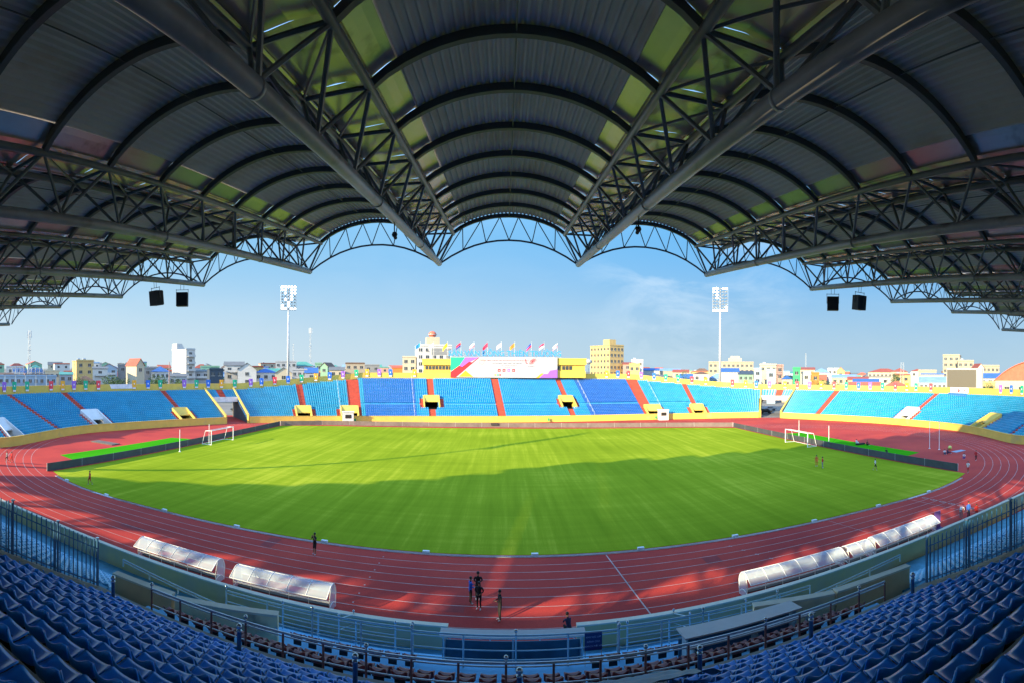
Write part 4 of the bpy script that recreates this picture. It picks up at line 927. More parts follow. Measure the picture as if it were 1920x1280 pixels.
# flags
FL = [(788, 'blue', [(.03, .25, .75)]), (813, 'white', [(.8, .8, .82)]), (839, 'yellow', [(.8, .6, .03)]), (864, 'red and navy', [(.7, .02, .06), (.03, .04, .25)]), (889, 'white and pink', [(.82, .8, .8), (.7, .2, .25)]), (914, 'crimson', [(.72, .02, .08)]), (940, 'pale pink', [(.75, .6, .65)]), (965, 'orange', [(.75, .28, .04)]), (996, 'blue and red', [(.05, .12, .45), (.75, .03, .12)]), (1020, 'red and white', [(.7, .03, .12), (.8, .8, .8)]), (1045, 'white, grey and pink', [(.8, .8, .8), (.2, .25, .35), (.75, .3, .38)])]
for i, (px, nm, cs) in enumerate(FL):
    Yf = YB2+4.5; x = onY(px, 690, Yf).x; z0 = zAt(672, Yf); z1 = zAt(642, Yf)
    o = thing('flag_pole', (x, Yf, z0), f'slim pole flying a {nm} flag above the far stand', 'flag', 'flags on poles along the top of the far stand')
    t = MB(); t.tube((0, 0, -2), (0, 0, z1-z0), .05, 6); t.ball((0, 0, z1-z0+.06), .1, 8); t.build('pole', M_WHITE, o)
    t = MB(); n = len(cs); H = 1.25; h = z1-z0; dr = 1.0+.5*(i % 3)*.5
    for b in range(n):
        for s in range(6):
            a, c = s/6, (s+1)/6; v0, v1 = b/n, (b+1)/n
            f = lambda u, v: (-1.55*u, .16*math.sin(5*u+i), h-H*v-1.05*u**1.3*dr)
            t.mi = b; t.quad(f(a, v0), f(a, v1), f(c, v1), f(c, v0))
    t.build('flag_cloth', [mat('flag_'+nm.replace(' ', '_')+str(k), c, .8, 0) for k, c in enumerate(cs)], o)
# flood-light masts
M_LAMP = mat('lamp_lit', (.9, .9, .85), .3, 0, emit=((1, .98, .92), 14)); M_LAMPO = mat('lamp_face_off', (.22, .25, .27), .25, .1, 3); M_MAST = mat('mast_galvanised', (.42, .44, .46), .45, .12, .6, metal=.3)
def mast(p, rz, H, label, lit, tilt=.0, wide=5.2):
    o = thing('floodlight_mast', p, label, 'floodlight mast', 'floodlight masts at the corners of the stadium', rz)
    t = MB(); t.tube((0, 0, 0), (0, 0, H-3), .55, 12, .24); t.build('mast_pole', M_MAST, o, smooth=True)
    t = MB(); w = wide/2; z0, z1 = H-8.2, H
    for x in (-w, w): t.tube((x, 0, z0), (x, 0, z1), .07, 5)
    rows = 8
    for r in range(rows): t.tube((-w, 0, z0+.3+1.05*r), (w, 0, z0+.3+1.05*r), .06, 5)
    t.tube((-w, 0, z0), (w, 0, z1), .04, 4); t.tube((w, 0, z0), (-w, 0, z1), .04, 4); t.tube((0, .3, z0-1), (0, .3, z1), .12, 6)
    t.box((0, .55, z0+.1), (wide, 1.1, .08)); t.build('lamp_frame', M_MAST, o)
    rnd = random.Random(int(abs(p[0]))); 
    for r in range(rows):
        for c in range(5):
            x = -w+.5+(wide-1)*c/4; z = z0+.55+1.05*r; on = (r, c) in lit
            t = MB(); t.tube((x, -.05, z), (x, -.50, z-.13), .16, 10, .27, cap=False); la = t.build('lamp', M_MAST, o); t = MB()
            t.tube((x, -.485, z-.125), (x, -.495, z-.13), .26 if not on else .30, 10); t.build('lamp_glass', M_LAMP if on else M_LAMPO, la)
q, rz = frame_at(540.5, 166); L1 = {(7, 0), (7, 1), (7, 2), (7, 3), (7, 4), (6, 0), (6, 1), (6, 4), (3, 3), (1, 2), (0, 3), (6, 3), (5, 1), (5, 3), (5, 4), (4, 3), (3, 1), (2, 2), (0, 0), (0, 1), (0, 4), (1, 0)}
mast(q, rz+.1, 13.6+(694.2-541)/F*166, 'tall floodlight mast behind the far stand on the left, lamps lit', L1)
q, rz = frame_at(1350, 166); L2 = {(7, 0), (7, 1), (7, 3), (7, 4), (6, 0), (5, 1), (4, 1), (0, 0), (0, 1), (0, 2), (0, 3), (0, 4), (1, 4), (6, 1)}
mast(q, rz-.1, 13.6+(689.8-535)/F*166, 'tall floodlight mast behind the far stand on the right, lamps lit', L2)
mast(Vector((-80, 15, 0)), -2.2, 41, 'floodlight mast beyond the left frame edge whose shadow crosses the pitch', set())
# big screen
sS = arcpx(1806); 
q, rz = frame_at(1803, 137); zt, zb = 13.6+(686.5-680.5)/F*137, 13.6+(686.5-717)/F*137; w = 60/F*137; o = thing('video_screen', (q.x, q.y, 0), 'big blank brown video screen on a pale housing above the right stand', 'screen', None, rz-.28)
M_HOUS = mat('screen_housing', (.48, .46, .38), .6, .06, 1)
t = MB(); t.box((.7, .9, (zt+zb)/2), (w+1.3, 1.6, zt-zb+.4)); t.build('housing', M_HOUS, o)
t = MB(); t.box((0, .05, (zt+zb)/2), (w-.5, .12, zt-zb-.5)); t.build('screen_panel', mat('led_panel_off', (.115, .105, .08), .5, .08, 6), o)
t = MB(); t.box((.6, .7, zb-.45), (w+1.9, 2.3, .5)); t.box((.6, .9, zb-.9), (w-.5, 1.6, .5)); t.build('ledge', M_HOUS, o)
for x in (-2.6, 3.4): t = MB(); t.box((x, 1.2, (zb-1)/2), (.8, .8, zb-1)); t.build('support_column', M_HOUS, o)
s_ = parapet_s(1806); A = rowpt(s_, rows_at(s_)-2.2, 0); _, nn = atarc(s_); rz = math.atan2(nn.y, nn.x)-math.pi/2
o = thing('stand_banner', (A.x, A.y, A.z), 'white printed banner over a blue cloth below the big screen', 'banner', None, rz)
t = MB(); t.box((0, .1, 1.6), (6.0, .06, 1.5)); t.build('banner_cloth', mat('banner_white', (.80, .78, .78), .7, .06, 1), o)
t = MB(); t.box((-.2, -.5, .45), (6.0, .06, .85)); t.build('blue_cloth', mat('cloth_blue', (0, 0, 0)), o)
t = MB(); t.quad((-.4, .06, 1.0), (.0, .06, 1.0), (.25, .06, 1.5), (-.1, .06, 2.25), (-.35, .06, 1.7)); t.quad((1.5, .06, 1.3), (1.9, .06, 1.3), (2.1, .06, 1.9), (1.8, .06, 1.8)); t.build('printed_motif', CRD, o)
text('THIÊN TRƯỜNG', .32, (-1.7, .05, 1.7), (math.pi/2, 0, 0), GRY, o)
o2, rz = frame_at(230, 128); s_ = parapet_s(229); A = rowpt(s_, rows_at(s_), .02); _, nn = atarc(s_)
t = MB(); t.add([(-3.6, 0, 1.5), (-3.1, 0, .35), (3.0, 0, .35), (3.7, 0, 1.5)], [(0, 1, 2, 3)]); t.add([(-3.6, .03, 1.5), (-3.1, .03, .35), (3.0, .03, .35), (3.7, .03, 1.5)], [(3, 2, 1, 0)])
b = tag(t.build('cloth_banner', mat('banner_pale', (0, 0, 0))), 'pale trapezoid cloth banner tied to the left parapet', 'banner'); b.location = A; b.rotation_euler = (0, 0, math.atan2(nn.y, nn.x)-math.pi/2)

# ------------------------------------------------------------------ the town beyond
def paint(n, c, v=.10): return mat('paint_'+n, tuple(x*.66*(x/.72)**.3 for x in c), .85, v, .25)
PW = {'white': paint('white', (.72, .72, .71)), 'cream': paint('cream', (.70, .63, .50)), 'yellow': paint('yellow', (.74, .58, .30)), 'beige': paint('beige', (.56, .50, .41)), 'grey': paint('grey', (.40, .41, .42)), 'pale grey': paint('pale_grey', (.55, .57, .60)), 'green': paint('green', (.36, .58, .44)), 'pale blue': paint('pale_blue', (.45, .56, .68)), 'slate': paint('slate', (.11, .15, .20)), 'pink': paint('pink', (.62, .42, .36)), 'orange': paint('orange', (.70, .33, .10)), 'lime': paint('lime', (.10, .55, .28)), 'brown': paint('brown', (.30, .22, .15))}
def roofm(n, c): return mat('roof_'+n, tuple(x*.75 for x in c), .7, .18, .5)
PR = {'red': roofm('red', (.42, .10, .06)), 'blue': roofm('blue', (.05, .17, .50)), 'grey': roofm('grey', (.20, .21, .22)), 'teal': roofm('teal', (.10, .38, .33)), 'slate': roofm('slate', (.07, .10, .14)), 'salmon': roofm('salmon', (.66, .15, .085)), 'brown': roofm('brown', (.20, .12, .08)), 'pale blue': roofm('pale_blue', (.25, .42, .66))}
def win(o, x, y, z, w, h, face='f', m=None):
    t = MB()
    if face == 'f': t.box((x, y-.03, z), (w, .10, h))
    else: t.box((x, y, z), (.10, w, h))
    wo_ = t.build('window', m or M_GLASS, o)
    if 'group' not in o:
        t = MB()
        if face == 'f': t.box((x, y-.10, z-h/2-.06), (w+.3, .22, .12)); t.box((x, y-.07, z), (.07, .06, h-.02))
        else: t.box((x, y, z-h/2-.06), (.3, w+.3, .12))
        t.build('sill', PW['white'] if 'PW' in globals() else M_WHITE, wo_)
    return wo_
def house(pa, pb, top, D, wall, roof, label, rtype='flat', turn=0.0, dep=9, rows=2, cols=2, rh=None, side=0, tank=0, group=None, name='house', balc=0, wins=True, cat='house'):
    pm = (pa+pb)/2; q, rz = frame_at(pm, D); w = (pb-pa)/F*D; hz = 13.6+(692-(pm-946)*.0053-top)/F*D
    rh = rh if rh is not None else (0 if rtype == 'flat' else min(2.6, w*.28))
    if turn: w = max(3, (w-dep*abs(math.sin(turn)))/math.cos(turn))
    h = hz-rh; sh = math.sin(turn)*dep/2; q = Vector((q.x+math.cos(rz)*sh, q.y+math.sin(rz)*sh, 0)); o = thing(name, (q.x, q.y, 0), label, cat, group, rz+turn)
    t = MB(); t.box((0, dep/2, h/2), (w, dep, h)); 
    if rtype == 'gable': t.add([(-w/2, 0, h), (w/2, 0, h), (0, 0, h+rh*.97), (-w/2, dep, h), (w/2, dep, h), (0, dep, h+rh*.97)], [(0, 1, 2), (4, 3, 5)])
    if rtype == 'mono': t.add([(-w/2, 0, h), (-w/2, dep, h), (-w/2, dep, h+rh*.96), (w/2, 0, h), (w/2, dep, h), (w/2, dep, h+rh*.96)], [(0, 2, 1), (3, 4, 5), (1, 2, 5, 4)])
    t.build('wall', PW[wall], o); t = MB(); e = .35
    if rtype == 'flat': t.box((0, dep/2, h+.12), (w+.5, dep+.5, .24)); t.box((0, .1, h+.45), (w+.1, .15, .5)); t.build('roof', PW[wall] if roof not in PR else PR[roof], o)
    elif rtype == 'gable':
        for s in (-1, 1): t.slab([(s*(w/2+e), -e, h-.12), (s*(w/2+e), dep+e, h-.12)], [(0, -e, h+rh), (0, dep+e, h+rh)], .18)
        t.build('roof', PR[roof], o)
    elif rtype == 'ridge':
        t.slab([(-w/2-e, -e, h-.1), (w/2+e, -e, h-.1)], [(-w/2-e, dep/2, h+rh), (w/2+e, dep/2, h+rh)], .15); t.slab([(-w/2-e, dep+e, h-.1), (w/2+e, dep+e, h-.1)], [(-w/2-e, dep/2, h+rh), (w/2+e, dep/2, h+rh)], .15); t.build('roof', PR[roof], o)
        t = MB(); t.add([(-w/2, 0, h), (-w/2, dep, h), (-w/2, dep/2, h+rh*.95), (w/2, 0, h), (w/2, dep, h), (w/2, dep/2, h+rh*.95)], [(0, 2, 1), (3, 4, 5)]); t.build('gable_wall', PW[wall], o)
    elif rtype == 'hip':
        a = [(-w/2-e, -e, h), (w/2+e, -e, h), (w/2+e, dep+e, h), (-w/2-e, dep+e, h)]; r = max(.1, w/2-dep/2); t.add(a+[(-r, dep/2, h+rh), (r, dep/2, h+rh)], [(0, 1, 5, 4), (1, 2, 5), (2, 3, 4, 5), (3, 0, 4), (3, 2, 1, 0)]); t.build('roof', PR[roof], o)
    elif rtype == 'mono': t.slab([(-w/2-e, -e, h-.05), (w/2+e, -e, h-.05)], [(-w/2-e, dep+e, h+rh), (w/2+e, dep+e, h+rh)], .15); t.build('roof', PR[roof], o)
    rf = [c_ for c_ in o.children if c_.name.startswith('roof')][0]
    if wins:
        zs = h-1.9
        for r in range(rows):
            for c in range(cols):
                x = -w/2+w*(c+.5)/cols; ww = min(1.5, w/cols*.5)
                if zs-3.3*r > 2: win(o, x, 0, zs-3.3*r, ww, 1.45)
            if side:
                for c in range(side):
                    y = dep*(c+.5)/side
                    for sx_ in (-1, 1):
                        if zs-3.3*r > 2: win(o, sx_*(w/2+.02), y, zs-3.3*r, min(1.2, dep/side*.5), 1.4, 's')
    for b in range(balc):
        z = h-3.3*(b+1)+.1; t = MB(); t.box((0, -.6, z), (w*.8, 1.2, .15)); bl = t.build('balcony', PW['white'], o); t = MB(); t.box((0, -1.17, z+.5), (w*.8, .06, .9)); t.build('balustrade', PW['white'], bl)
    for k in range(tank):
        t = MB(); x = -w/4+w/3*k; t.tube((x-.7, dep/2, h+1.1), (x+.7, dep/2, h+1.1), .5, 10); t.box((x, dep/2, h+.45), (1.2, .7, .5)); t.build('water_tank', M_MAST, rf)
    return o, w, h, dep
H = house
# left of the far stand
H(-14, 106, 714, 205, 'pale blue', '', 'long pale blue low building under the pergola at the left edge', dep=12, rows=1, cols=11)
o, w, h, d = H(12, 44, 697, 262, 'white', '', 'small white block behind the left end of the blue rooftop sign', dep=8, rows=1)
q, rz = frame_at(52, 250); z = 13.6+(696.5-707.5)/F*250; o = thing('rooftop_sign', (q.x, q.y, 0), 'blue lowercase lettering on a rooftop frame near the left edge', 'sign', None, rz)
tx = text('vinaphone', 4.4, (0, 0, z+1.75), (math.pi/2, 0, 0), mat('sign_blue', (.03, .18, .55), .5, 0), o, 'letters', .12, offs=.03); vv = [v.co.x for v in tx.data.vertices]; tx.scale = ((57/F*250)/(max(vv)-min(vv)), 1, 1)
t = MB(); t.box((0, 4, z/2-1), (17, 8, z-1.5)); t.build('building_wall', PW['pale grey'], o); t = MB(); t.tube((-8, .2, z+.3), (8, .2, z+.3), .1, 5); [t.tube((x, .2, z-2), (x, .2, z+3), .07, 5) for x in range(-8, 9, 2)]; t.build('sign_frame', M_WHITE, o)
q, rz = frame_at(52, 196); z = 13.6+(697-710)/F*196; o = thing('rooftop_pergola', (q.x, q.y, 0), 'thin dark red rooftop pergola on white posts at the left edge', 'pergola', None, rz)
t = MB(); t.box((0, 0, z), (19, 3.5, .22)); t.build('pergola_beam', PR['brown'], o)
for x in (-9, -4.8, -.9, 3.3, 7.5): t = MB(); t.box((x, -1, z/2), (.3, .3, z-.2)); t.build('pergola_post', M_WHITE, o)
H(84, 112, 704, 225, 'cream', '', 'cream house with three narrow windows right of the blue rooftop sign', dep=8, rows=1, cols=3)
H(112, 137, 705, 215, 'pale grey', 'teal', 'pale grey house with a teal side left of the yellow house', 'mono', dep=8, rows=1, cols=2, rh=1)
H(135, 176, 684.5, 238, 'yellow', '', 'yellow flat-roofed house with water tanks on top', turn=.25, dep=9, rows=2, cols=2, tank=2)
H(141, 178, 712, 205, 'pink', 'brown', 'low pink pavilion with a brown roof before the yellow house', 'hip', dep=7, rows=0)
H(174, 202, 694, 212, 'white', 'grey', 'white house with one brown window and a grey canopy', 'mono', dep=9, rows=1, cols=1, rh=.8, balc=1)
H(190, 220, 688, 232, 'pale blue', 'red', 'pale blue gabled house with a red roof', 'gable', dep=12, rows=2, cols=2, balc=2)
H(221, 240, 692, 246, 'grey', '', 'narrow grey house left of the cream gable', dep=9, rows=1, cols=1)
H(236, 271, 678, 215, 'cream', 'red', 'tall plain cream gable house with a steep red roof', 'gable', turn=.55, dep=9, rows=1, cols=1, rh=3.2)
H(270, 300, 697, 236, 'grey', '', 'dull grey block right of the cream gable house', dep=8, rows=1, cols=2, tank=1)
H(284, 318, 693, 224, 'white', 'blue', 'white house with a blue hipped roof left of the white tower', 'hip', dep=9, rows=1, cols=4)
o, w, h, d = H(322, 366, 661, 226, 'white', '', 'tall narrow white tower house with stacked bays', turn=.62, dep=11.5, rows=4, cols=1, balc=4)
t = MB(); t.box((-w/2+1.4, d-2, h+1.5), (2.8, 4, 3.0)); t.add([(-w/2+2.8, d-4, h+.1), (w/2, d-4, h+.1), (-w/2+2.8, d-4, h+3), (-w/2+2.8, d, h+.1), (w/2, d, h+.1), (-w/2+2.8, d, h+3)], [(0, 1, 2), (4, 3, 5), (2, 1, 4, 5)]); t.build('stair_head', PW['white'], o)
H(318, 350, 706, 200, 'pale grey', 'grey', 'low grey-roofed house in front of the white tower', 'ridge', dep=8, rows=1, cols=3, rh=1)
H(366, 392, 698, 230, 'pale grey', 'grey', 'pale grey house right of the white tower', 'mono', dep=8, rows=1, cols=2, rh=.8, balc=1)
H(376, 412, 693, 262, 'green', '', 'pale green block behind the slate box', dep=8, rows=1, cols=3, tank=1)
H(388, 419, 698, 212, 'slate', '', 'dark slate box house with small white windows', turn=.15, dep=8, rows=1, cols=2)
H(421, 458, 682, 222, 'white', 'grey', 'white villa with a grey roof and balcony', 'ridge', dep=9, rows=2, cols=2, balc=1, rh=1.7)
o, w, h, d = H(446, 481, 684, 212, 'white', 'slate', 'white gabled villa wing with an orange balcony recess', 'gable', dep=8, rows=2, cols=1, rh=3)
H(478, 520, 694, 218, 'white', 'blue', 'white house with a broad bright blue roof left of the mast', 'hip', dep=10, rows=1, cols=3, rh=2)
H(516, 548, 692, 204, 'cream', 'grey', 'cream gabled house standing just left of the mast foot', 'gable', dep=8, rows=1, cols=1, rh=2.4)
H(517, 556, 682, 290, 'pale grey', '', 'pale grey block high behind the mast', dep=9, rows=1, cols=4)
H(546, 588, 681, 300, 'pale grey', 'teal', 'pale block with a teal roof right of the mast', 'hip', dep=9, rows=1, cols=4, tank=1)
H(548, 576, 697, 226, 'pale grey', '', 'grey flat house right of the mast foot', dep=8, rows=1, cols=3)
H(572, 596, 692, 222, 'pale grey', 'blue', 'house with bright blue cladding right of the mast', 'mono', dep=8, rows=1, cols=1, rh=2.3)
H(591, 604, 685, 255, 'green', '', 'narrow pale green house', dep=8, rows=1, cols=1)
H(601, 628, 682, 240, 'green', 'brown', 'pale green gabled house with a dark brown roof', 'gable', turn=-.4, dep=9, rows=1, cols=1, rh=2)
H(618, 646, 690, 230, 'cream', 'grey', 'cream house with a grey roof right of the green gable', 'ridge', dep=8, rows=1, cols=2, rh=1.4)
H(648, 684, 684, 265, 'beige', 'brown', 'beige house with a brown flat roof behind the banners', dep=9, rows=1, cols=3)
H(684, 712, 687, 285, 'grey', '', 'grey house left of the orange-roofed one', dep=9, rows=1, cols=2)
H(735, 765, 686, 235, 'orange', 'salmon', 'low orange house with a salmon roof', 'ridge', dep=8, rows=0, cols=2, rh=1)
H(755, 780, 671, 232, 'cream', '', 'pale yellow-green house touching the white civic block', dep=9, rows=2, cols=2)
o, w, h, d = H(777, 847, 649, 232, 'white', '', 'white civic block with a square tower left of the stadium name', turn=.12, dep=11, rows=4, cols=5)
t = MB(); t.box((-w/2+7.8, 4.5, h+1.9), (6.2, 6, 3.9)); t.build('tower', PW['cream'], o); t = MB(); t.ball((-w/2+7.8, 4.5, h+5.3), 1.9, 14, .85); t.build('red_globe', mat('globe_red', (.6, .13, .07), .4, .3, .6), o, smooth=True)
t = MB(); t.tube((-w/2+7.8, 4.5, h+3.8), (-w/2+7.8, 4.5, h+4.4), 1.6, 12, .9); t.tube((-w/2+7.8, 4.5, h+5.0), (-w/2+7.8, 4.5, h+5.3), 2.2, 14); t.build('globe_ring', PW['pale grey'], o)
t = MB(); t.box((w/2-5, -.05, h-2.6), (9, .2, 3.0)); t.build('recessed_bay', PW['grey'], o)
# right of the far stand
o, w, h, d = H(1106, 1170, 645, 268, 'yellow', '', 'big yellow hotel block with rows of small windows', turn=.75, dep=16, rows=6, cols=4, side=6, name='apartment_block', cat='apartment block')
t = MB(); t.box((w*.12, d*.45, h+1.6), (5, 5, 3.2)); t.build('stair_head', PW['yellow'], o)
t = MB(); q, rz = frame_at(1104, 172); 
for k in range(8):
    a = k*math.pi/4; t.tube((0, 0, 0), (.0, 0, -3), .06, 5)
t.ball((0, 0, .8), 1.1, 12, .9); ds = tag(t.build('satellite_dish', M_MAST, smooth=True), 'round pale satellite dish beside the right press block', 'satellite dish'); ds.location = (q.x, q.y, 13.6+(691-679)/F*172)
H(1168, 1186, 675, 262, 'pink', 'red', 'narrow pink and red house beside the yellow hotel', 'mono', dep=8, rows=2, cols=1, rh=1)
H(1184, 1206, 672, 270, 'white', '', 'white stepped house right of the yellow hotel', dep=8, rows=1, cols=2, tank=1)
H(1180, 1200, 680, 232, 'yellow', '', 'bright yellow low house in front of the white stepped house', dep=8, rows=1, cols=2)
H(1206, 1236, 686, 300, 'pale grey', 'blue', 'low blue-roofed shed right of the white stepped house', 'ridge', dep=9, rows=0, rh=1.2)
H(1238, 1276, 686, 320, 'beige', 'pale blue', 'long shed with a pale blue roof', 'ridge', dep=12, rows=0, rh=1.5)
H(1262, 1292, 688, 270, 'cream', 'red', 'cream house with a red-brown roof beside the leafy tree', 'ridge', dep=9, rows=1, cols=2, rh=1.3)
H(1300, 1330, 691, 250, 'white', 'brown', 'white house with a brown roof left of the long beige block', 'hip', dep=9, rows=1, cols=2, rh=1.4)
o, w, h, d = H(1329, 1413, 674, 300, 'beige', '', 'long beige public block with a stepped tower behind the right mast', dep=14, rows=2, cols=10)
t = MB(); t.box((2.5, 5, h+1.4), (8, 8, 2.8)); t.box((2.5, 5, h+3.4), (5.5, 5.5, 1.4)); t.build('stepped_tower', PW['cream'], o)
H(1352, 1386, 684, 236, 'pale grey', 'blue', 'house with a bright blue roof before the long beige block', 'mono', dep=9, rows=0, rh=1.8)
H(1385, 1412, 689, 232, 'green', 'slate', 'green-walled shed with a dark blue roof', 'mono', dep=9, rows=1, cols=3, rh=1.6)
H(1414, 1428, 686, 222, 'pale blue', '', 'pale blue glazed house right of the long beige block', dep=8, rows=2, cols=1)
H(1425, 1457, 678, 246, 'cream', '', 'cream flat house with a brown window above the right gate', dep=9, rows=1, cols=3, tank=1)
H(1438, 1454, 688, 205, 'pale blue', '', 'pale blue and red shop box above the right gate', dep=7, rows=1, cols=1)
H(1456, 1469, 679, 232, 'pink', '', 'pink-trimmed narrow house above the right gate', dep=8, rows=3, cols=1)
H(1466, 1486, 697, 215, 'cream', 'blue', 'small house with a dark blue hipped roof', 'hip', dep=8, rows=1, cols=1, rh=1.7)
H(1487, 1501, 684, 213, 'lime', '', 'narrow bright green house with an arched green top', dep=8, rows=3, cols=1)
H(1500, 1528, 681, 285, 'cream', 'red', 'cream house with a faded red roof and tall thin aerial behind', 'mono', dep=9, rows=1, cols=3, rh=1.3)
H(1504, 1520, 692, 218, 'white', '', 'plain white box house right of the green house', dep=8, rows=1, cols=1)
H(1522, 1536, 693, 215, 'orange', '', 'small house with an orange front', dep=8, rows=1, cols=1)
H(1525, 1556, 682, 255, 'pale grey', 'pale blue', 'pale hipped blue roof building with a spike', 'hip', dep=12, rows=0, rh=2.4)
H(1552, 1578, 684, 300, 'white', '', 'white block left of the red round gable', dep=9, rows=1, cols=3)
H(1569, 1584, 680, 280, 'yellow', 'salmon', 'yellow house with a bright red round gable', 'gable', dep=9, rows=1, cols=1, rh=2.4)
H(1560, 1606, 694, 232, 'cream', 'pale blue', 'low building with a long pale blue roof', 'ridge', dep=10, rows=1, cols=4, rh=1.3)
H(1590, 1628, 698, 224, 'beige', 'red', 'low building with a long red-brown roof', 'ridge', dep=9, rows=0, rh=1.2)
H(1600, 1648, 702, 206, 'cream', 'blue', 'low shed with a long strong blue roof', 'ridge', dep=9, rows=0, rh=1.2)
H(1628, 1688, 682, 285, 'cream', 'red', 'long cream school with red roofs left of the antenna tower', 'hip', dep=14, rows=2, cols=8, rh=2.2)
H(1672, 1702, 681, 268, 'beige', 'red', 'beige building with a red roof right of the antenna tower', 'hip', dep=10, rows=2, cols=4, rh=2)
H(1590, 1652, 708, 192, 'pink', 'salmon', 'wide salmon tin roof just above the parapet banners', 'ridge', dep=8, rows=0, rh=1.5)
H(1660, 1702, 706, 196, 'yellow', 'salmon', 'small salmon pagoda-like roof just above the parapet', 'hip', dep=8, rows=0, rh=2.0)
H(1722, 1756, 686, 252, 'beige', '', 'beige block with two small dark windows left of the screen', dep=9, rows=1, cols=2)
H(1708, 1732, 682, 300, 'white', 'red', 'white house with a small red roof left of the beige block', 'hip', dep=9, rows=1, cols=2, rh=1.5)
H(1724, 1775, 697, 196, 'pale grey', 'pale blue', 'broad pale blue roof hall left of the screen', 'ridge', dep=12, rows=1, cols=6, rh=2)
H(1768, 1803, 656.5, 272, 'beige', '', 'large beige block rising behind the screen', turn=-.1, dep=11, rows=4, cols=3, name='apartment_block', cat='apartment block')
H(1796, 1826, 667, 262, 'beige', '', 'lower beige block right of the large one behind the screen', dep=11, rows=2, cols=3, tank=1)
H(1824, 1843, 671, 240, 'white', 'red', 'small white gabled house with a red roof behind the screen', 'gable', turn=.4, dep=8, rows=1, cols=1, rh=2)
H(1842, 1874, 676, 252, 'beige', '', 'beige block between the screen and the domed hall', dep=10, rows=1, cols=4)
H(1838, 1876, 689, 214, 'pale grey', 'blue', 'hall with a long strong blue roof beside the domed hall', 'ridge', dep=12, rows=1, cols=3, rh=2)
H(1836, 1866, 708, 190, 'yellow', '', 'yellow kiosk house beside the screen', dep=7, rows=1, cols=2)
q, rz = frame_at(1942, 205); o = thing('domed_hall', (q.x, q.y, 0), 'sports hall with a big salmon curved roof at the right edge', 'hall', None, rz)
t = MB(); t.box((0, 14, 5), (34, 28, 10)); t.build('wall', PW['cream'], o)
t = MB(); n = 24; a = []; b = []
for i in range(n+1): u = -1+2*i/n; zz = 10+8.6*(1-abs(u)**2.0); a.append((17.6*u, -.8, zz)); b.append((17.6*u, 29, zz))
t.slab(a, b, .3); t.add([(x, y+1, z-.1) for x, y, z in a]+[(-17, .2, 9.9), (17, .2, 9.9)], [tuple(range(n+1))+(n+2, n+1)]); 
for i in range(1, n): t.tube((a[i][0], -.8, a[i][2]+.05), (b[i][0], 29, b[i][2]+.05), .1, 4)
t.build('curved_roof', PR['salmon'], o)
for i in range(5): win(o, -12+6*i, 0, 6.5, 2, 2)
# aerial towers
def lattice(px, top, D, lb, w=1.0, ant=True, base=692):
    q, rz = frame_at(px, D); Hh = 13.6+(base-(px-946)*.005-top)/F*D; o = thing('antenna_tower', (q.x, q.y, 0), lb, 'antenna tower', None, rz); t = MB()
    for i, j in ((-1, -1), (1, -1), (1, 1), (-1, 1)): t.tube((i*w/2, j*w/2, 0), (i*w*.3, j*w*.3, Hh), .09, 5)
    n = int(Hh/2.2)
    for k in range(n):
        z0, z1 = Hh*k/n, Hh*(k+1)/n; a = w/2*(1-.4*k/n); t.tube((-a, -a, z0), (a, -a, z1), .05, 4); t.tube((a, -a, z0), (-a, -a, z1), .05, 4); t.tube((-a, -a, z1), (a, -a, z1), .05, 4); t.tube((a, a, z0), (a, -a, z1), .05, 4)
    t.build('lattice_mast', M_MAST, o)
    if ant:
        for k in range(3):
            a = 2*math.pi*k/3+.4; t = MB(); t.box((1.1*math.cos(a), 1.1*math.sin(a), Hh-2.0), (.4, .35, 3.6)); t.tube((0, 0, Hh-3), (1.1*math.cos(a), 1.1*math.sin(a), Hh-3), .06, 4); t.build('antenna_panel', M_WHITE, o)
        t = MB(); t.box((0, 0, Hh*.7), (1.8, .5, .5)); t.box((-.5, 0, Hh*.55), (.6, .4, 1.0)); t.box((.5, 0, Hh*.46), (.6, .4, .8)); t.build('radio_unit', M_WHITE, o)
lattice(55, 629, 245, 'tall antenna tower behind the blue rooftop sign at the left', 1.3)
lattice(582, 619, 330, 'tall thin antenna mast right of the left floodlight', 1.2)
lattice(550, 647, 420, 'shorter antenna mast between the floodlight and the tall one', 1.3, False)
lattice(1511, 655, 420, 'thin distant antenna mast above the right gate', 1.1, False)
lattice(1692, 671, 225, 'red and white antenna tower among the red roofs', 2.0, False)
q, rz = frame_at(317.5, 190); t = MB(); t.tube((0, 0, 0), (0, 0, 13.6+(694-683)/F*190), .22, 8, .15); pl = tag(t.build('utility_pole', PW['pink']), 'brown utility pole left of the white tower', 'pole'); pl.location = q
# rows of small houses filling the town behind
rnd = random.Random(11); wk = ['white', 'cream', 'beige', 'pale grey', 'white', 'pale blue', 'yellow', 'pink', 'green', 'grey']; rk = ['red', 'grey', 'blue', 'brown', 'teal', 'pale blue', 'salmon']; cntH = {}; todo = []
for D, ya, yb, st in ((340, 686, 693, 34), (430, 685, 690, 30), (250, 692, 700, 50)):
    px = -30+rnd.uniform(0, 20)
    while px < 1950:
        wpx = rnd.uniform(.55, 1.1)*st
        if not (770 < px < 1092) and not (D == 250 and (1100 < px < 1180 or 640 < px < 780)):
            todo.append((px, wpx, rnd.uniform(ya, yb)+(8 if px < 460 else 0)*(D < 300)-(0 if D < 400 else 0), D+rnd.uniform(-12, 12), rnd.choice(wk), rnd.choice(rk), rnd.choice(['flat', 'ridge', 'gable', 'hip', 'flat', 'mono'])))
        px += wpx+rnd.uniform(2, st*.7)
todo.sort()
RTN = {'flat': 'flat roof', 'ridge': 'ridged roof', 'gable': 'gabled roof', 'hip': 'hipped roof', 'mono': 'sloping roof'}
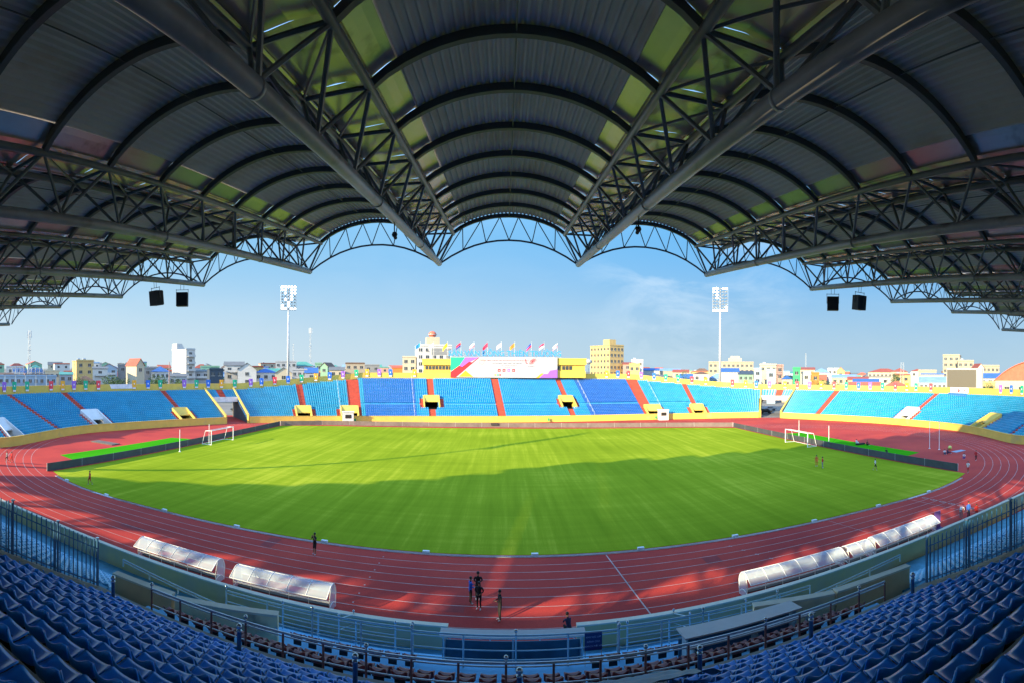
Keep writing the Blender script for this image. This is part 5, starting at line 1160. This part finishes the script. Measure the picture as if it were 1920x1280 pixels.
for px, wp, tp, D, wc, rc, rt in todo:
    far_ = 'near' if D < 300 else ('middle-distance' if D < 385 else 'far'); half = 'left' if px < 946 else 'right'
    key = (wc, rc if rt != 'flat' else '', rt, far_, half); cntH[key] = cntH.get(key, 0)+1; nn = cntH[key]
    lb = f"{['', 'second ', 'third ', 'fourth ', 'fifth '][min(nn, 5)-1]}{far_} {wc} town house, {rc+' ' if rt != 'flat' else ''}{RTN[rt]}, {half} of the stadium name"
    house(px, px+wp, tp, D, wc, rc, lb, rt, turn=rnd.uniform(-.3, .3), dep=8, rows=1, cols=2 if wp > 14 else 1, rh=None if rt != 'mono' else 1.2, tank=1 if (rt == 'flat' and rnd.random() < .4) else 0, group='small town houses beyond the stadium')
# trees
M_LEAF = [mat('leaf_green_dark', (.035, .075, .018), .7, .3, 1), mat('leaf_green', (.07, .13, .025), .7, .3, 1)]
def tree(p, h, r, label, n=420):
    o = thing('tree', p, label, 'tree'); t = MB(); t.tube((0, 0, 0), (0, 0, h*.5), .22, 8, .14)
    for k in range(5): a = k*1.26; t.tube((0, 0, h*.42), (math.cos(a)*r*.6, math.sin(a)*r*.6, h*.72), .10, 6, .04)
    t.build('trunk', PW['brown'], o); t = MB(); rn = random.Random(int(p[0]*10)); cl = [(rn.uniform(-.6, .6)*r, rn.uniform(-.6, .6)*r, h*rn.uniform(.5, .9), r*rn.uniform(.35, .6)) for _ in range(9)]
    for _ in range(n):
        c = rn.choice(cl); v = Vector((rn.gauss(0, 1), rn.gauss(0, 1), rn.gauss(0, .8))).normalized()*c[3]*rn.uniform(.6, 1.05); q = Vector(c[:3])+v; s = rn.uniform(.12, .3); a = Vector((rn.gauss(0, 1), rn.gauss(0, 1), rn.gauss(0, 1))).normalized(); b = a.orthogonal().normalized(); t.mi = rn.random() > .45
        t.quad(q-a*s, q-b*s*.6, q+a*s, q+b*s*.6)
    t.build('crown', M_LEAF, o)
for px, D, top, r, lb in ((208, 196, 714, 4.5, 'dark bushy tree left of the cream gable house'), (225, 200, 716, 4, 'small dark bush below the cream gable house'), (286, 198, 711, 5, 'dark spreading tree left of the utility pole'), (300, 196, 714, 4.5, 'dark round tree beside the utility pole'), (331, 194, 716, 4, 'dark low tree below the white tower'), (148, 192, 718, 4.5, 'green hedge-like tree under the yellow house'), (168, 192, 719, 4, 'green low tree right of the yellow house'), (1288, 240, 690, 3.6, 'leafy green tree among roofs left of the right mast'), (1528, 205, 700, 4, 'olive green tree right of the orange-fronted house'), (1548, 200, 705, 4.5, 'green tree behind the parapet banners'), (1566, 202, 705, 4.5, 'second green tree behind the parapet banners'), (1672, 235, 690, 4, 'yellowish tree beside the antenna tower'), (1851, 184, 708, 3.0, 'small tree beside the yellow kiosk')):
    q, rz = frame_at(px, D); tree(q, 13.6+(692-(px-946)*.0053-top)/F*D, r, lb, 900)
# cars seen through the gates
def car(p, rz, m, lb):
    o = thing('parked_car', p, lb, 'car', 'cars parked outside the vehicle gates', rz)
    prof = [(-2.1, .35), (-2.1, .8), (-1.5, .95), (-.9, 1.42), (.7, 1.45), (1.3, .98), (2.0, .85), (2.1, .4)]; t = MB()
    vs = [(x, s*.85*(1 if z < 1.2 else .82), z) for s in (-1, 1) for x, z in prof]; n = len(prof); t.add(vs, [tuple(range(n)), tuple(range(n, 2*n))[::-1]]+[(i, n+i, n+(i+1) % n, (i+1) % n) for i in range(n)]); t.build('body', m, o)
    t = MB(); t.box((-.1, -.80, 1.18), (1.7, .06, .36)); t.box((-.1, .80, 1.18), (1.7, .06, .36)); t.build('windows', M_GLASS, o)
    for x in (-1.3, 1.3):
        for s in (-1, 1): t = MB(); t.tube((x, s*.72, .33), (x, s*.9, .33), .33, 12); t.build('wheel', M_SPK, o)
for px, D, c, lb in ((453, 162, PW['pale grey'], 'silver car seen through the left gate'), (456, 148, PW['slate'], 'dark car nearest the left gate opening'), (446, 155, M_SPK, 'black car deeper in the left gate'), (1436, 158, M_SPK, 'black car seen through the right gate'), (1444, 170, PW['pale grey'], 'grey car behind the black one in the right gate')):
    q, rz = frame_at(px, D); car(q, rz+.3, c, lb)
# ------------------------------------------------------------------ team shelters on the track edge
M_POLY = bpy.data.materials.new('clear_polycarbonate'); M_POLY.use_nodes = True
b_ = M_POLY.node_tree.nodes['Principled BSDF']; b_.inputs['Base Color'].default_value = (.58, .72, .88, 1); b_.inputs['Roughness'].default_value = .25; b_.inputs['Alpha'].default_value = .55
M_FR = mat('shelter_white_frame', (.80, .86, .90), .35, .05, 1)
def shelter(x0, y0, x1, y1, label, n, hgt=1.5, closed=True):
    L_ = math.hypot(x1-x0, y1-y0); o = thing('team_shelter', (x0, y0, 0), label, 'team shelter', 'curved team shelters along the track', math.atan2(y1-y0, x1-x0))
    def prof(): # local y: +back (pitch side), 0 near the wall
        pts = [(.62, 0.02)]
        for k in range(9): a = math.radians(-5+k*16); pts.append((.10+.62*math.cos(a), .78+.0+.70*math.sin(a)*hgt/1.5))
        pts.append((-.78, 1.02*hgt/1.5)); return pts
    P = prof()
    def pt(x, p): return (x, p[0], p[1])
    for i in range(n+1):
        x = L_*i/n; t = MB(); t.path([pt(x, p) for p in P[(0 if i in (0, n) else 1):]], .028, 6)
        if i in (0, n): t.path([(x, -.30, .02), (x, -.32, .75), (x, -.12, 1.38*hgt/1.5)], .028, 6); t.path([(x, .55*math.cos(a)+.1, .02+.42*math.sin(a)) for a in [math.pi*k/8 for k in range(9)]], .022, 6)
        else: t.path([(x, -.35, .02), (x, -.35, 1.22*hgt/1.5)], .02, 5)
        t.build('frame_hoop', M_FR, o)
    t = MB()
    for p in (P[1], P[6], P[-1]): t.tube((0, p[0], p[1]), (L_, p[0], p[1]), .028, 6)
    t.build('frame_rail', M_FR, o); t = MB(); t.tube((0, -.33, .62), (L_, -.33, .62), .025, 6); t.tube((0, .1, .45), (L_, .1, .45), .025, 6); t.build('seat_rail', M_FR, o)
    for i in range(n):
        a = L_*i/n+.03; b = L_*(i+1)/n-.03; t = MB()
        for p, q in zip(P[1:-1], P[2:]): t.quad(pt(a, p), pt(b, p), pt(b, q), pt(a, q))
        t.build('roof_panel', M_POLY, o)
    if closed:
        for x in (0, L_): t = MB(); t.add([pt(x, p) for p in P[:-2]]+[(x, -.30, .02)], [tuple(range(len(P)-1))]); t.build('end_panel', M_POLY, o)
    t = MB(); t.box((L_/2, .25, .25), (L_-.2, .5, .06)); t.build('bench', mat('bench_dark', (.03, .03, .035), .6, .1, 2), o)
shelter(-23.6, 25.9, -17.0, 25.9, 'clear curved team shelter furthest left along the track', 6)
shelter(-15.6, 25.75, -9.4, 25.75, 'clear curved team shelter left of centre with a rounded end panel', 5)
shelter(13.9, 25.95, 21.4, 26.05, 'long clear curved team shelter on the right', 6)
shelter(21.9, 26.1, 24.0, 26.15, 'short open team shelter between the two long ones on the right', 2, 1.4, False)
shelter(24.5, 26.2, 31.8, 26.6, 'long clear curved team shelter furthest right', 6)
t = MB(); p = onz(1757, 990, 0); t.box((0, 0, .75), (.75, .06, 1.5)); t.box((0, 0, .05), (.8, .5, .08)); b = tag(t.build('purple_panel', mat('panel_purple', (.10, .06, .30), .5, .1, 1)), 'upright purple panel beside the rightmost team shelter', 'panel'); b.location = (32.9, 27.0, 0)
q_ = onz(270, 1055); 
# ------------------------------------------------------------------ people
M_SKIN = mat('skin_tan', (.36, .19, .11), .55, .05, 3); M_HAIR = mat('hair_black', (.012, .010, .010), .5, 0); M_SHOE = mat('shoe_pale', (.5, .5, .5), .6, 0)
def cloth(n, c): return mat('clothes_'+n, c, .85, .12, 3)
CBK, CNV, CBL, CRE, CWH, CGR, COG = cloth('black', (.012, .012, .014)), cloth('navy', (.015, .025, .08)), cloth('blue', (.02, .12, .55)), cloth('red', (.55, .03, .03)), cloth('white', (.70, .70, .72)), cloth('grey', (.22, .23, .25)), cloth('orange', (.62, .14, .04))
POSES = {
 'stand': {}, 'hips': dict(ela=(.27, -.06, 1.12), hla=(.13, .08, 1.0), era=(-.27, -.06, 1.12), hra=(-.13, .08, 1.0)),
 'talk': dict(ela=(.22, .02, 1.10), hla=(.14, .24, 1.08), era=(-.22, .02, 1.10), hra=(-.10, .26, 1.14)),
 'face': dict(ela=(.24, .16, 1.22), hla=(.07, .20, 1.48), era=(-.24, .16, 1.20), hra=(-.06, .20, 1.46)),
 'stride': dict(kl=(.09, .20, .52), al=(.09, .12, .09), fl=(.09, .27, .04), kr=(-.09, -.02, .50), ar=(-.09, -.34, .12), fr=(-.09, -.20, .04), hla=(.22, -.05, .92), ela=(.23, -.14, 1.12), era=(-.23, .10, 1.14), hra=(-.2, .28, 1.08)),
 'back': dict(ela=(.25, -.10, 1.12), hla=(.06, -.14, .98), era=(-.25, -.10, 1.12), hra=(-.06, -.14, .98)),
 'crouch': dict(pel=(0, -.12, .38), ch=(0, .08, .72), nk=(0, .16, .92), hd=(0, .20, 1.05), kl=(.16, .30, .48), al=(.13, .05, .10), fl=(.13, .22, .04), kr=(-.16, .30, .48), ar=(-.13, .05, .10), fr=(-.13, .22, .04), sl=(.17, .12, .84), sr=(-.17, .12, .84), ela=(.20, .28, .62), hla=(.08, .42, .60), era=(-.20, .28, .62), hra=(-.08, .42, .60)),
 'sit': dict(pel=(0, -.05, .14), ch=(0, -.08, .48), nk=(0, -.03, .68), hd=(0, .02, .82), kl=(.14, .34, .40), al=(.12, .56, .10), fl=(.12, .70, .06), kr=(-.14, .34, .38), ar=(-.12, .56, .10), fr=(-.12, .70, .06), sl=(.17, -.06, .60), sr=(-.17, -.06, .60), ela=(.23, .08, .42), hla=(.14, .28, .42), era=(-.23, .08, .42), hra=(-.14, .28, .42)),
 'bend': dict(pel=(0, -.12, .86), ch=(0, .20, 1.04), nk=(0, .42, 1.06), hd=(0, .54, 1.04), sl=(.18, .34, 1.05), sr=(-.18, .34, 1.05), ela=(.2, .42, .80), hla=(.12, .50, .58), era=(-.2, .42, .80), hra=(-.12, .50, .58)),
}
def person(p, rz, hgt, pose, shirt, legs, label, longs=True, longp=True, hat=None, fingers=False):
    J = dict(pel=(0, 0, .93), ch=(0, 0, 1.22), nk=(0, .0, 1.44), hd=(0, .02, 1.58), sl=(.18, 0, 1.37), sr=(-.18, 0, 1.37), ela=(.25, -.02, 1.10), hla=(.26, .08, .86), era=(-.25, -.02, 1.10), hra=(-.26, .08, .86), kl=(.10, .02, .50), al=(.10, -.01, .09), fl=(.11, .15, .04), kr=(-.10, .02, .50), ar=(-.10, -.01, .09), fr=(-.11, .15, .04)); J.update(POSES[pose])
    V = {k: Vector(v)*hgt/1.7 for k, v in J.items()}; s = hgt/1.7
    V['hipl'] = V['pel']+Vector((.095, 0, -.05))*s; V['hipr'] = V['pel']+Vector((-.095, 0, -.05))*s; V['wl'] = V['ela'].lerp(V['hla'], .86); V['wr'] = V['era'].lerp(V['hra'], .86); V['top'] = V['hd']+(V['hd']-V['nk']).normalized()*.075*s
    V['hl2'] = V['hla']+(V['hla']-V['ela']).normalized()*.06*s; V['hr2'] = V['hra']+(V['hra']-V['era']).normalized()*.06*s
    names = list(V); E_ = [('pel', 'ch'), ('ch', 'nk'), ('nk', 'hd'), ('hd', 'top'), ('ch', 'sl'), ('ch', 'sr'), ('sl', 'ela'), ('sr', 'era'), ('ela', 'wl'), ('era', 'wr'), ('wl', 'hla'), ('wr', 'hra'), ('hla', 'hl2'), ('hra', 'hr2'), ('pel', 'hipl'), ('pel', 'hipr'), ('hipl', 'kl'), ('hipr', 'kr'), ('kl', 'al'), ('kr', 'ar'), ('al', 'fl'), ('ar', 'fr')]
    RA = dict(pel=(.15, .11), ch=(.155, .11), nk=(.058, .058), hd=(.080, .095), top=(.06, .07), sl=(.065, .065), sr=(.065, .065), ela=(.045, .045), era=(.045, .045), wl=(.028, .03), wr=(.028, .03), hla=(.034, .022), hra=(.034, .022), hl2=(.026, .016), hr2=(.026, .016), hipl=(.095, .1), hipr=(.095, .1), kl=(.06, .06), kr=(.06, .06), al=(.04, .045), ar=(.04, .045), fl=(.042, .032), fr=(.042, .032))
    me = bpy.data.meshes.new('body'); me.from_pydata([V[k] for k in names], [(names.index(a), names.index(b)) for a, b in E_], [])
    ob = bpy.data.objects.new('body', me); COL.objects.link(ob); md = ob.modifiers.new('skin', 'SKIN'); md.use_smooth_shade = True
    if not me.skin_vertices: 
        bpy.context.view_layer.objects.active = ob
    for i, k in enumerate(names):
        r = RA[k]; ob.data.skin_vertices[0].data[i].radius = (r[0]*s, r[1]*s)
    ob.data.skin_vertices[0].data[names.index('pel')].use_root = True
    ss = ob.modifiers.new('sub', 'SUBSURF'); ss.levels = 1
    dg = bpy.context.evaluated_depsgraph_get(); dg.update(); m2 = bpy.data.meshes.new_from_object(ob.evaluated_get(dg)); bpy.data.objects.remove(ob)
    root = thing('person', p, label, 'person', None, rz); m2.name = 'body'
    for m in (shirt, legs, M_SKIN, M_SHOE): m2.materials.append(m)
    reg = {('pel', 'ch'): 0, ('ch', 'nk'): 0, ('nk', 'hd'): 2, ('hd', 'top'): 2, ('ch', 'sl'): 0, ('ch', 'sr'): 0, ('sl', 'ela'): 0, ('sr', 'era'): 0, ('ela', 'wl'): 0 if longs else 2, ('era', 'wr'): 0 if longs else 2, ('wl', 'hla'): 2, ('wr', 'hra'): 2, ('hla', 'hl2'): 2, ('hra', 'hr2'): 2, ('pel', 'hipl'): 1, ('pel', 'hipr'): 1, ('hipl', 'kl'): 1, ('hipr', 'kr'): 1, ('kl', 'al'): 1 if longp else 2, ('kr', 'ar'): 1 if longp else 2, ('al', 'fl'): 3, ('ar', 'fr'): 3}
    for pl in m2.polygons:
        c = pl.center; best = 9; bi = 0
        for (a, b), rg in reg.items():
            A, B = V[a], V[b]; d = B-A; t = max(0, min(1, (c-A).dot(d)/max(1e-9, d.length_squared))); q = (A+d*t-c).length/(RA[a][0]*(1-t)+RA[b][0]*t)
            if q < best: best, bi = q, rg
        pl.material_index = bi; pl.use_smooth = True
    body = bpy.data.objects.new('body', m2); COL.objects.link(body); body.parent = root
    # nose, ears and fingers are welded into the same body mesh
    ex = MB(); hd = V['hd']; f = Vector((0, 1, 0)); ex.ball(hd+f*.10*s+Vector((0, 0, -.005*s)), .016*s, 6); ex.ball(hd+Vector((.082*s, 0, 0)), .02*s, 6); ex.ball(hd+Vector((-.082*s, 0, 0)), .02*s, 6)
    for side_, e_, h_ in ((1, 'ela', 'hl2'), (-1, 'era', 'hr2')):
        d = (V[h_]-V[e_]).normalized(); ac = Vector((1, 0, 0)) if abs(d.x) < .8 else Vector((0, 1, 0)); ac = (ac-d*ac.dot(d)).normalized(); cu = d.cross(ac)
        for k in range(4):
            a = V[h_]+ac*(k-1.5)*.017*s; l = [.055, .065, .06, .045][k]*s; mid = a+d*l*.55; ex.tube(a-d*.02*s, mid, .0085*s, 5); ex.tube(mid, mid+d*l*.45+cu*.018*s*side_, .0075*s, 5)
        a = V[h_]-d*.04*s; ex.tube(a, a+ac*.045*s+d*.03*s, .010*s, 5)
    bm_off = len(m2.vertices)
    import bmesh
    bm = bmesh.new(); bm.from_mesh(m2); vs = [bm.verts.new(v) for v in ex.v]
    for fc in ex.f:
        try: nf = bm.faces.new([vs[i] for i in fc]); nf.material_index = 2
        except ValueError: pass
    bm.to_mesh(m2); bm.free()
    t = MB(); up = (V['hd']-V['nk']).normalized(); t.ball(hd+up*.035*s+Vector((0, -.018*s, .01*s)), .098*s, 10, 1.0); hair = t.build('hair' if not hat else 'cap', hat or M_HAIR, root, smooth=True)
    return root
def per(px, py, rz, hgt, pose, sh, lg, lb, **k):
    q = onz(px, py); return person(Vector((q.x, q.y, 0)), rz, hgt, pose, sh, lg, lb, **k)
PI = math.pi
per(590, 1039.5, PI*.85, 1.62, 'face', CBK, CBK, 'person in black T-shirt and shorts by the kerb, hands raised to the face', longs=False, longp=False)
per(882, 1132, -1.2, 1.60, 'talk', CBL, CBK, 'person in a bright blue jacket and black trousers in the group of three')
per(896, 1124, PI, 1.68, 'back', CBK, CBK, 'taller person in black at the back of the group of three')
per(898, 1142.5, PI*.9, 1.60, 'hips', CBK, CBK, 'person in black with hands on hips at the front of the group of three')
per(937, 1163.5, PI*.6, 1.70, 'talk', CBK, CBK, 'person in black walking alone near the wall gap, holding something white')
per(1066, 1190, .3, 1.6, 'crouch', CNV, CBK, 'person in dark blue crouching beside the rail in the wall gap')
per(168.5, 908, PI*.9, 1.62, 'stride', CRE, CRE, 'person in a red kit on the grass near the left corner', longs=False, longp=False)
per(13, 866, PI, 1.6, 'stride', CGR, CBK, 'person in grey on the track at the left edge', longp=False)
per(22, 867, PI, 1.6, 'stride', CRE, CRE, 'person in red on the track at the left edge', longp=False)
per(1531, 873.5, PI*.8, 1.62, 'stand', COG, COG, 'person in an orange tracksuit on the grass at the right')
per(1542, 877, -PI*.8, 1.62, 'talk', CRE, CGR, 'person in a red top and grey trousers beside the orange tracksuit')
per(1641, 881, -PI*.7, 1.6, 'stride', CWH, CBK, 'person in white top and black shorts jogging on the grass', longs=False, longp=False)
per(1815, 886, PI*.7, 1.6, 'stride', CWH, CRE, 'person in a white top running on the track by the board end', longs=False, longp=False)
per(1830, 863, PI*.7, 1.62, 'stride', CRE, CBK, 'person in a red top and black trousers running on the bend')
per(1606, 831, PI, 1.6, 'sit', CWH, CWH, 'person all in white sitting on the turf strip')
per(1626, 834, PI, 1.6, 'sit', CBK, CBK, 'person all in black sitting on the turf strip')
per(1663, 852, .2, 1.6, 'crouch', CBK, CBK, 'person in dark clothes crouching against the boards')
per(1771, 851, PI*.8, 1.6, 'sit', CWH, CNV, 'person in a white top sitting on the red area at the right', longs=False)
per(1777, 850, PI*1.1, 1.6, 'sit', CNV, CNV, 'person in navy sitting next to the white top on the red area')
per(1807, 861, PI*.8, 1.6, 'crouch', CWH, CBL, 'person in a white top and blue trousers crouching by the lane lines', longs=False)
per(1816, 972, PI*.95, 1.62, 'stand', CBL, CNV, 'person in a dark blue top standing by the wall at the right')
per(1802, 972, -PI*.4, 1.6, 'bend', CWH, CGR, 'person in white with a red cap bending down by the wall', longs=False, hat=CRE)
per(1831, 970, PI*.8, 1.3, 'stand', CRE, CRE, 'small person in red behind the wall at the right')
# kit lying on the red area
t = MB(); q = onz(1797, 845); t.quad((-1.4, -.6, .02), (1.4, -.6, .02), (1.5, .6, .02), (-1.2, .7, .02)); t.quad((-1.4, -.6, .0), (-1.2, .7, .0), (1.5, .6, .0), (1.4, -.6, .0)); b = tag(t.build('ground_sheet', PW['pale blue']), 'pale blue sheet lying on the red area at the right', 'sheet'); b.location = q
t = MB(); q = onz(1781, 842); t.ball((0, 0, .35), .35, 10); b = tag(t.build('exercise_ball', mat('ball_yellow_green', (.6, .65, .15), .5, .4, 3), smooth=True), 'round yellow-green ball beside the people sitting at the right', 'ball'); b.location = (q.x, q.y, 0)
t = MB(); q = onz(1613, 833); t.box((0, 0, .15), (1.9, .5, .3)); b = tag(t.build('kit_bag', CBK), 'long black kit bag between the two people on the turf strip', 'bag'); b.location = (q.x, q.y, 0)
for px, py, lb in ((665, 791, 'green plastic chair beside the left white booth'), (1028, 789, 'green plastic chair at the foot of the far stand right of centre'), (1229, 786, 'green plastic chair beside the right white booth')):
    s_ = arcpx(px); p_, n_ = atarc(s_); o = thing('plastic_chair', (p_.x-n_.x*.8, p_.y-n_.y*.8, 0), lb, 'chair', 'green plastic chairs at the foot of the far stand'); mc = mat('chair_green', (.02, .30, .10), .5, 0)
    t = MB(); t.box((0, 0, .45), (.5, .5, .06)); t.build('seat', mc, o); t = MB(); t.box((0, .24, .75), (.5, .05, .6)); t.build('backrest', mc, o)
    for a in (-.2, .2):
        for c in (-.2, .2): t = MB(); t.box((a, c, .22), (.06, .06, .44)); t.build('leg', mc, o)
